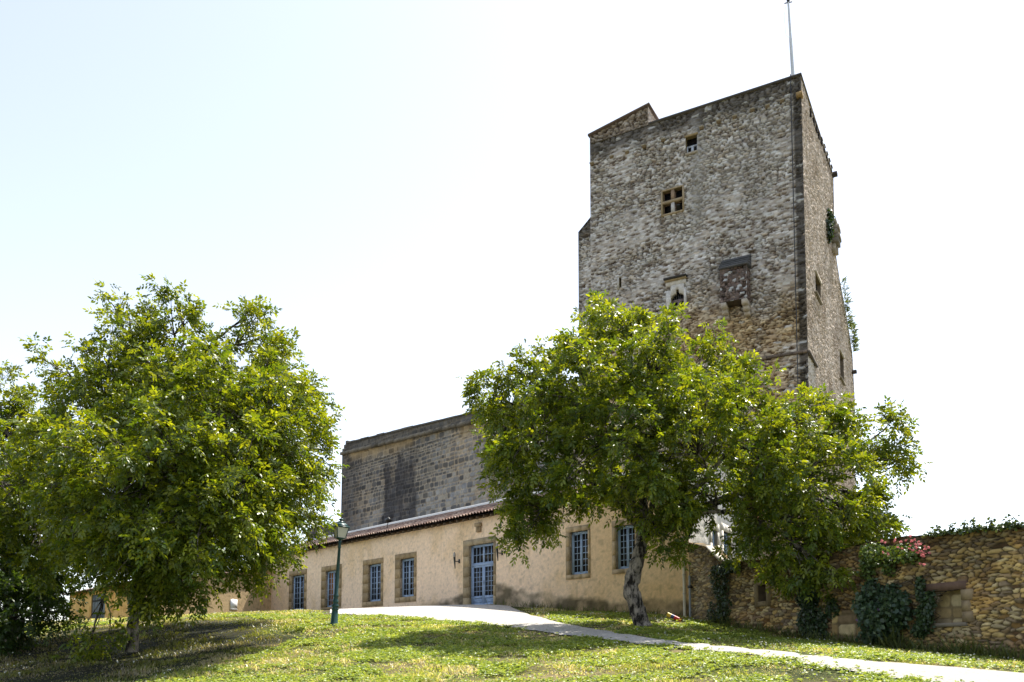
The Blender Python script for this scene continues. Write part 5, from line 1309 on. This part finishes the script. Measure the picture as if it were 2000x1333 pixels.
mb = MB(); mb.add(V, kk + np.array([[0, 1, 2, 3]]), kk + np.array([[3, 2, 4]]), col=np.repeat(c, 5, 0))
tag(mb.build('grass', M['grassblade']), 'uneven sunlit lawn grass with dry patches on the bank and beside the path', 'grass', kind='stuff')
print('grass', n)
# clover leaves and white clover heads
X, Y, rg = grass(330000, 72, 8.0, 34, lambda y: np.minimum(1, (13 / y) ** 1.2))
cl = fbm(X * .9 + 5, Y * .9, 6, 3); k_ = (rg.random(len(X)) < .05 + .70 * sstep(.44, .60, cl)) & (np.hypot((X + 12.6) / 6.2, (Y - 23.5) / 9) > 1); X, Y = X[k_], Y[k_]; n = len(X)
P = np.stack([X, Y, H(X, Y) + rg.uniform(.02, .085, n)], -1); mb = MB()
th = rg.uniform(0, 6.28, n)
for a in (0, 2.1, 4.2):
    D = np.stack([np.cos(th + a), np.sin(th + a), rg.uniform(-.1, .7, n)], -1); sz = (.026 + .0009 * Y) * rg.uniform(.8, 1.5, n)
    c = (np.array((.11, .18, .03)) + np.array((.26, .25, .07)) * rg.random((n, 1)))
    leafset(mb, P, D, nrm(UPV + rg.normal(size=(n, 3)) * .45), sz, sz * .9, c)
tag(mb.build('clover', M['grassblade']), 'patches of clover and broad weeds among the lawn grass', 'ground cover', kind='stuff')
X, Y, rg = grass(14000, 73, 9.0, 38, lambda y: np.minimum(1, (20 / y) ** .6))
up_l = (X > -3) & (path_frac(X, Y) < -.05)
cl = fbm(X * .7 + 15, Y * .7, 4, 3); k_ = rg.random(len(X)) < sstep(.42, .66, cl) * np.where(X > 1, .5, .12); X, Y = X[k_], Y[k_]; n = len(X)
P = np.stack([X, Y, H(X, Y) + rg.uniform(.07, .15, n)], -1); mb = MB()
for a in range(4):
    sz = (.012 + .0006 * Y) * rg.uniform(.8, 1.3, n); leafset(mb, P, rg.normal(size=(n, 3)), rg.normal(size=(n, 3)), sz, sz, np.tile([(.72, .72, .66)], (n, 1)))
tag(mb.build('lawn_flowers', M['petal']), 'tiny white clover heads scattered through the lawn', 'flowers', kind='stuff')
# tall weeds along the foot of the walls
def weeds(pl, pts, seed, label):
    rg = np.random.default_rng(seed); mb = MB()
    for (px, py, cnt, h) in pts:
        u, z = pl.hit(px, py); n = cnt
        uu = u + rg.normal(size=n) * .3; oo = .1 + np.abs(rg.normal(size=n)) * .2; B = pl.pos(uu, 0, oo); B[:, 2] = H(B[:, 0], B[:, 1])
        D = nrm(np.stack([rg.normal(size=n) * .4, rg.normal(size=n) * .4, np.ones(n)], -1)); L = h * rg.uniform(.5, 1.2, n)
        leafset(mb, B, D, rg.normal(size=(n, 3)), L, np.full(n, .022), np.array((.07, .10, .025)) + np.array((.10, .09, .03)) * rg.random((n, 1)), droop=.35)
    return tag(mb.build('weeds', M['grassblade']), label, 'weeds', kind='stuff')
weeds(GAR, [(x, 1240 + (x - 1560) * .12, 26, .4) for x in range(1400, 2080, 22)] + [(1760, 1262, 60, .75), (1745, 1262, 40, .7), (1900, 1275, 40, .6), (1930, 1280, 40, .5)], 81, 'tall grass and weeds along the foot of the garden wall')
weeds(FAC, [(x, 1195, 14, .35) for x in range(980, 1340, 20)], 82, 'ragged grass along the foot of the house wall right of the door')
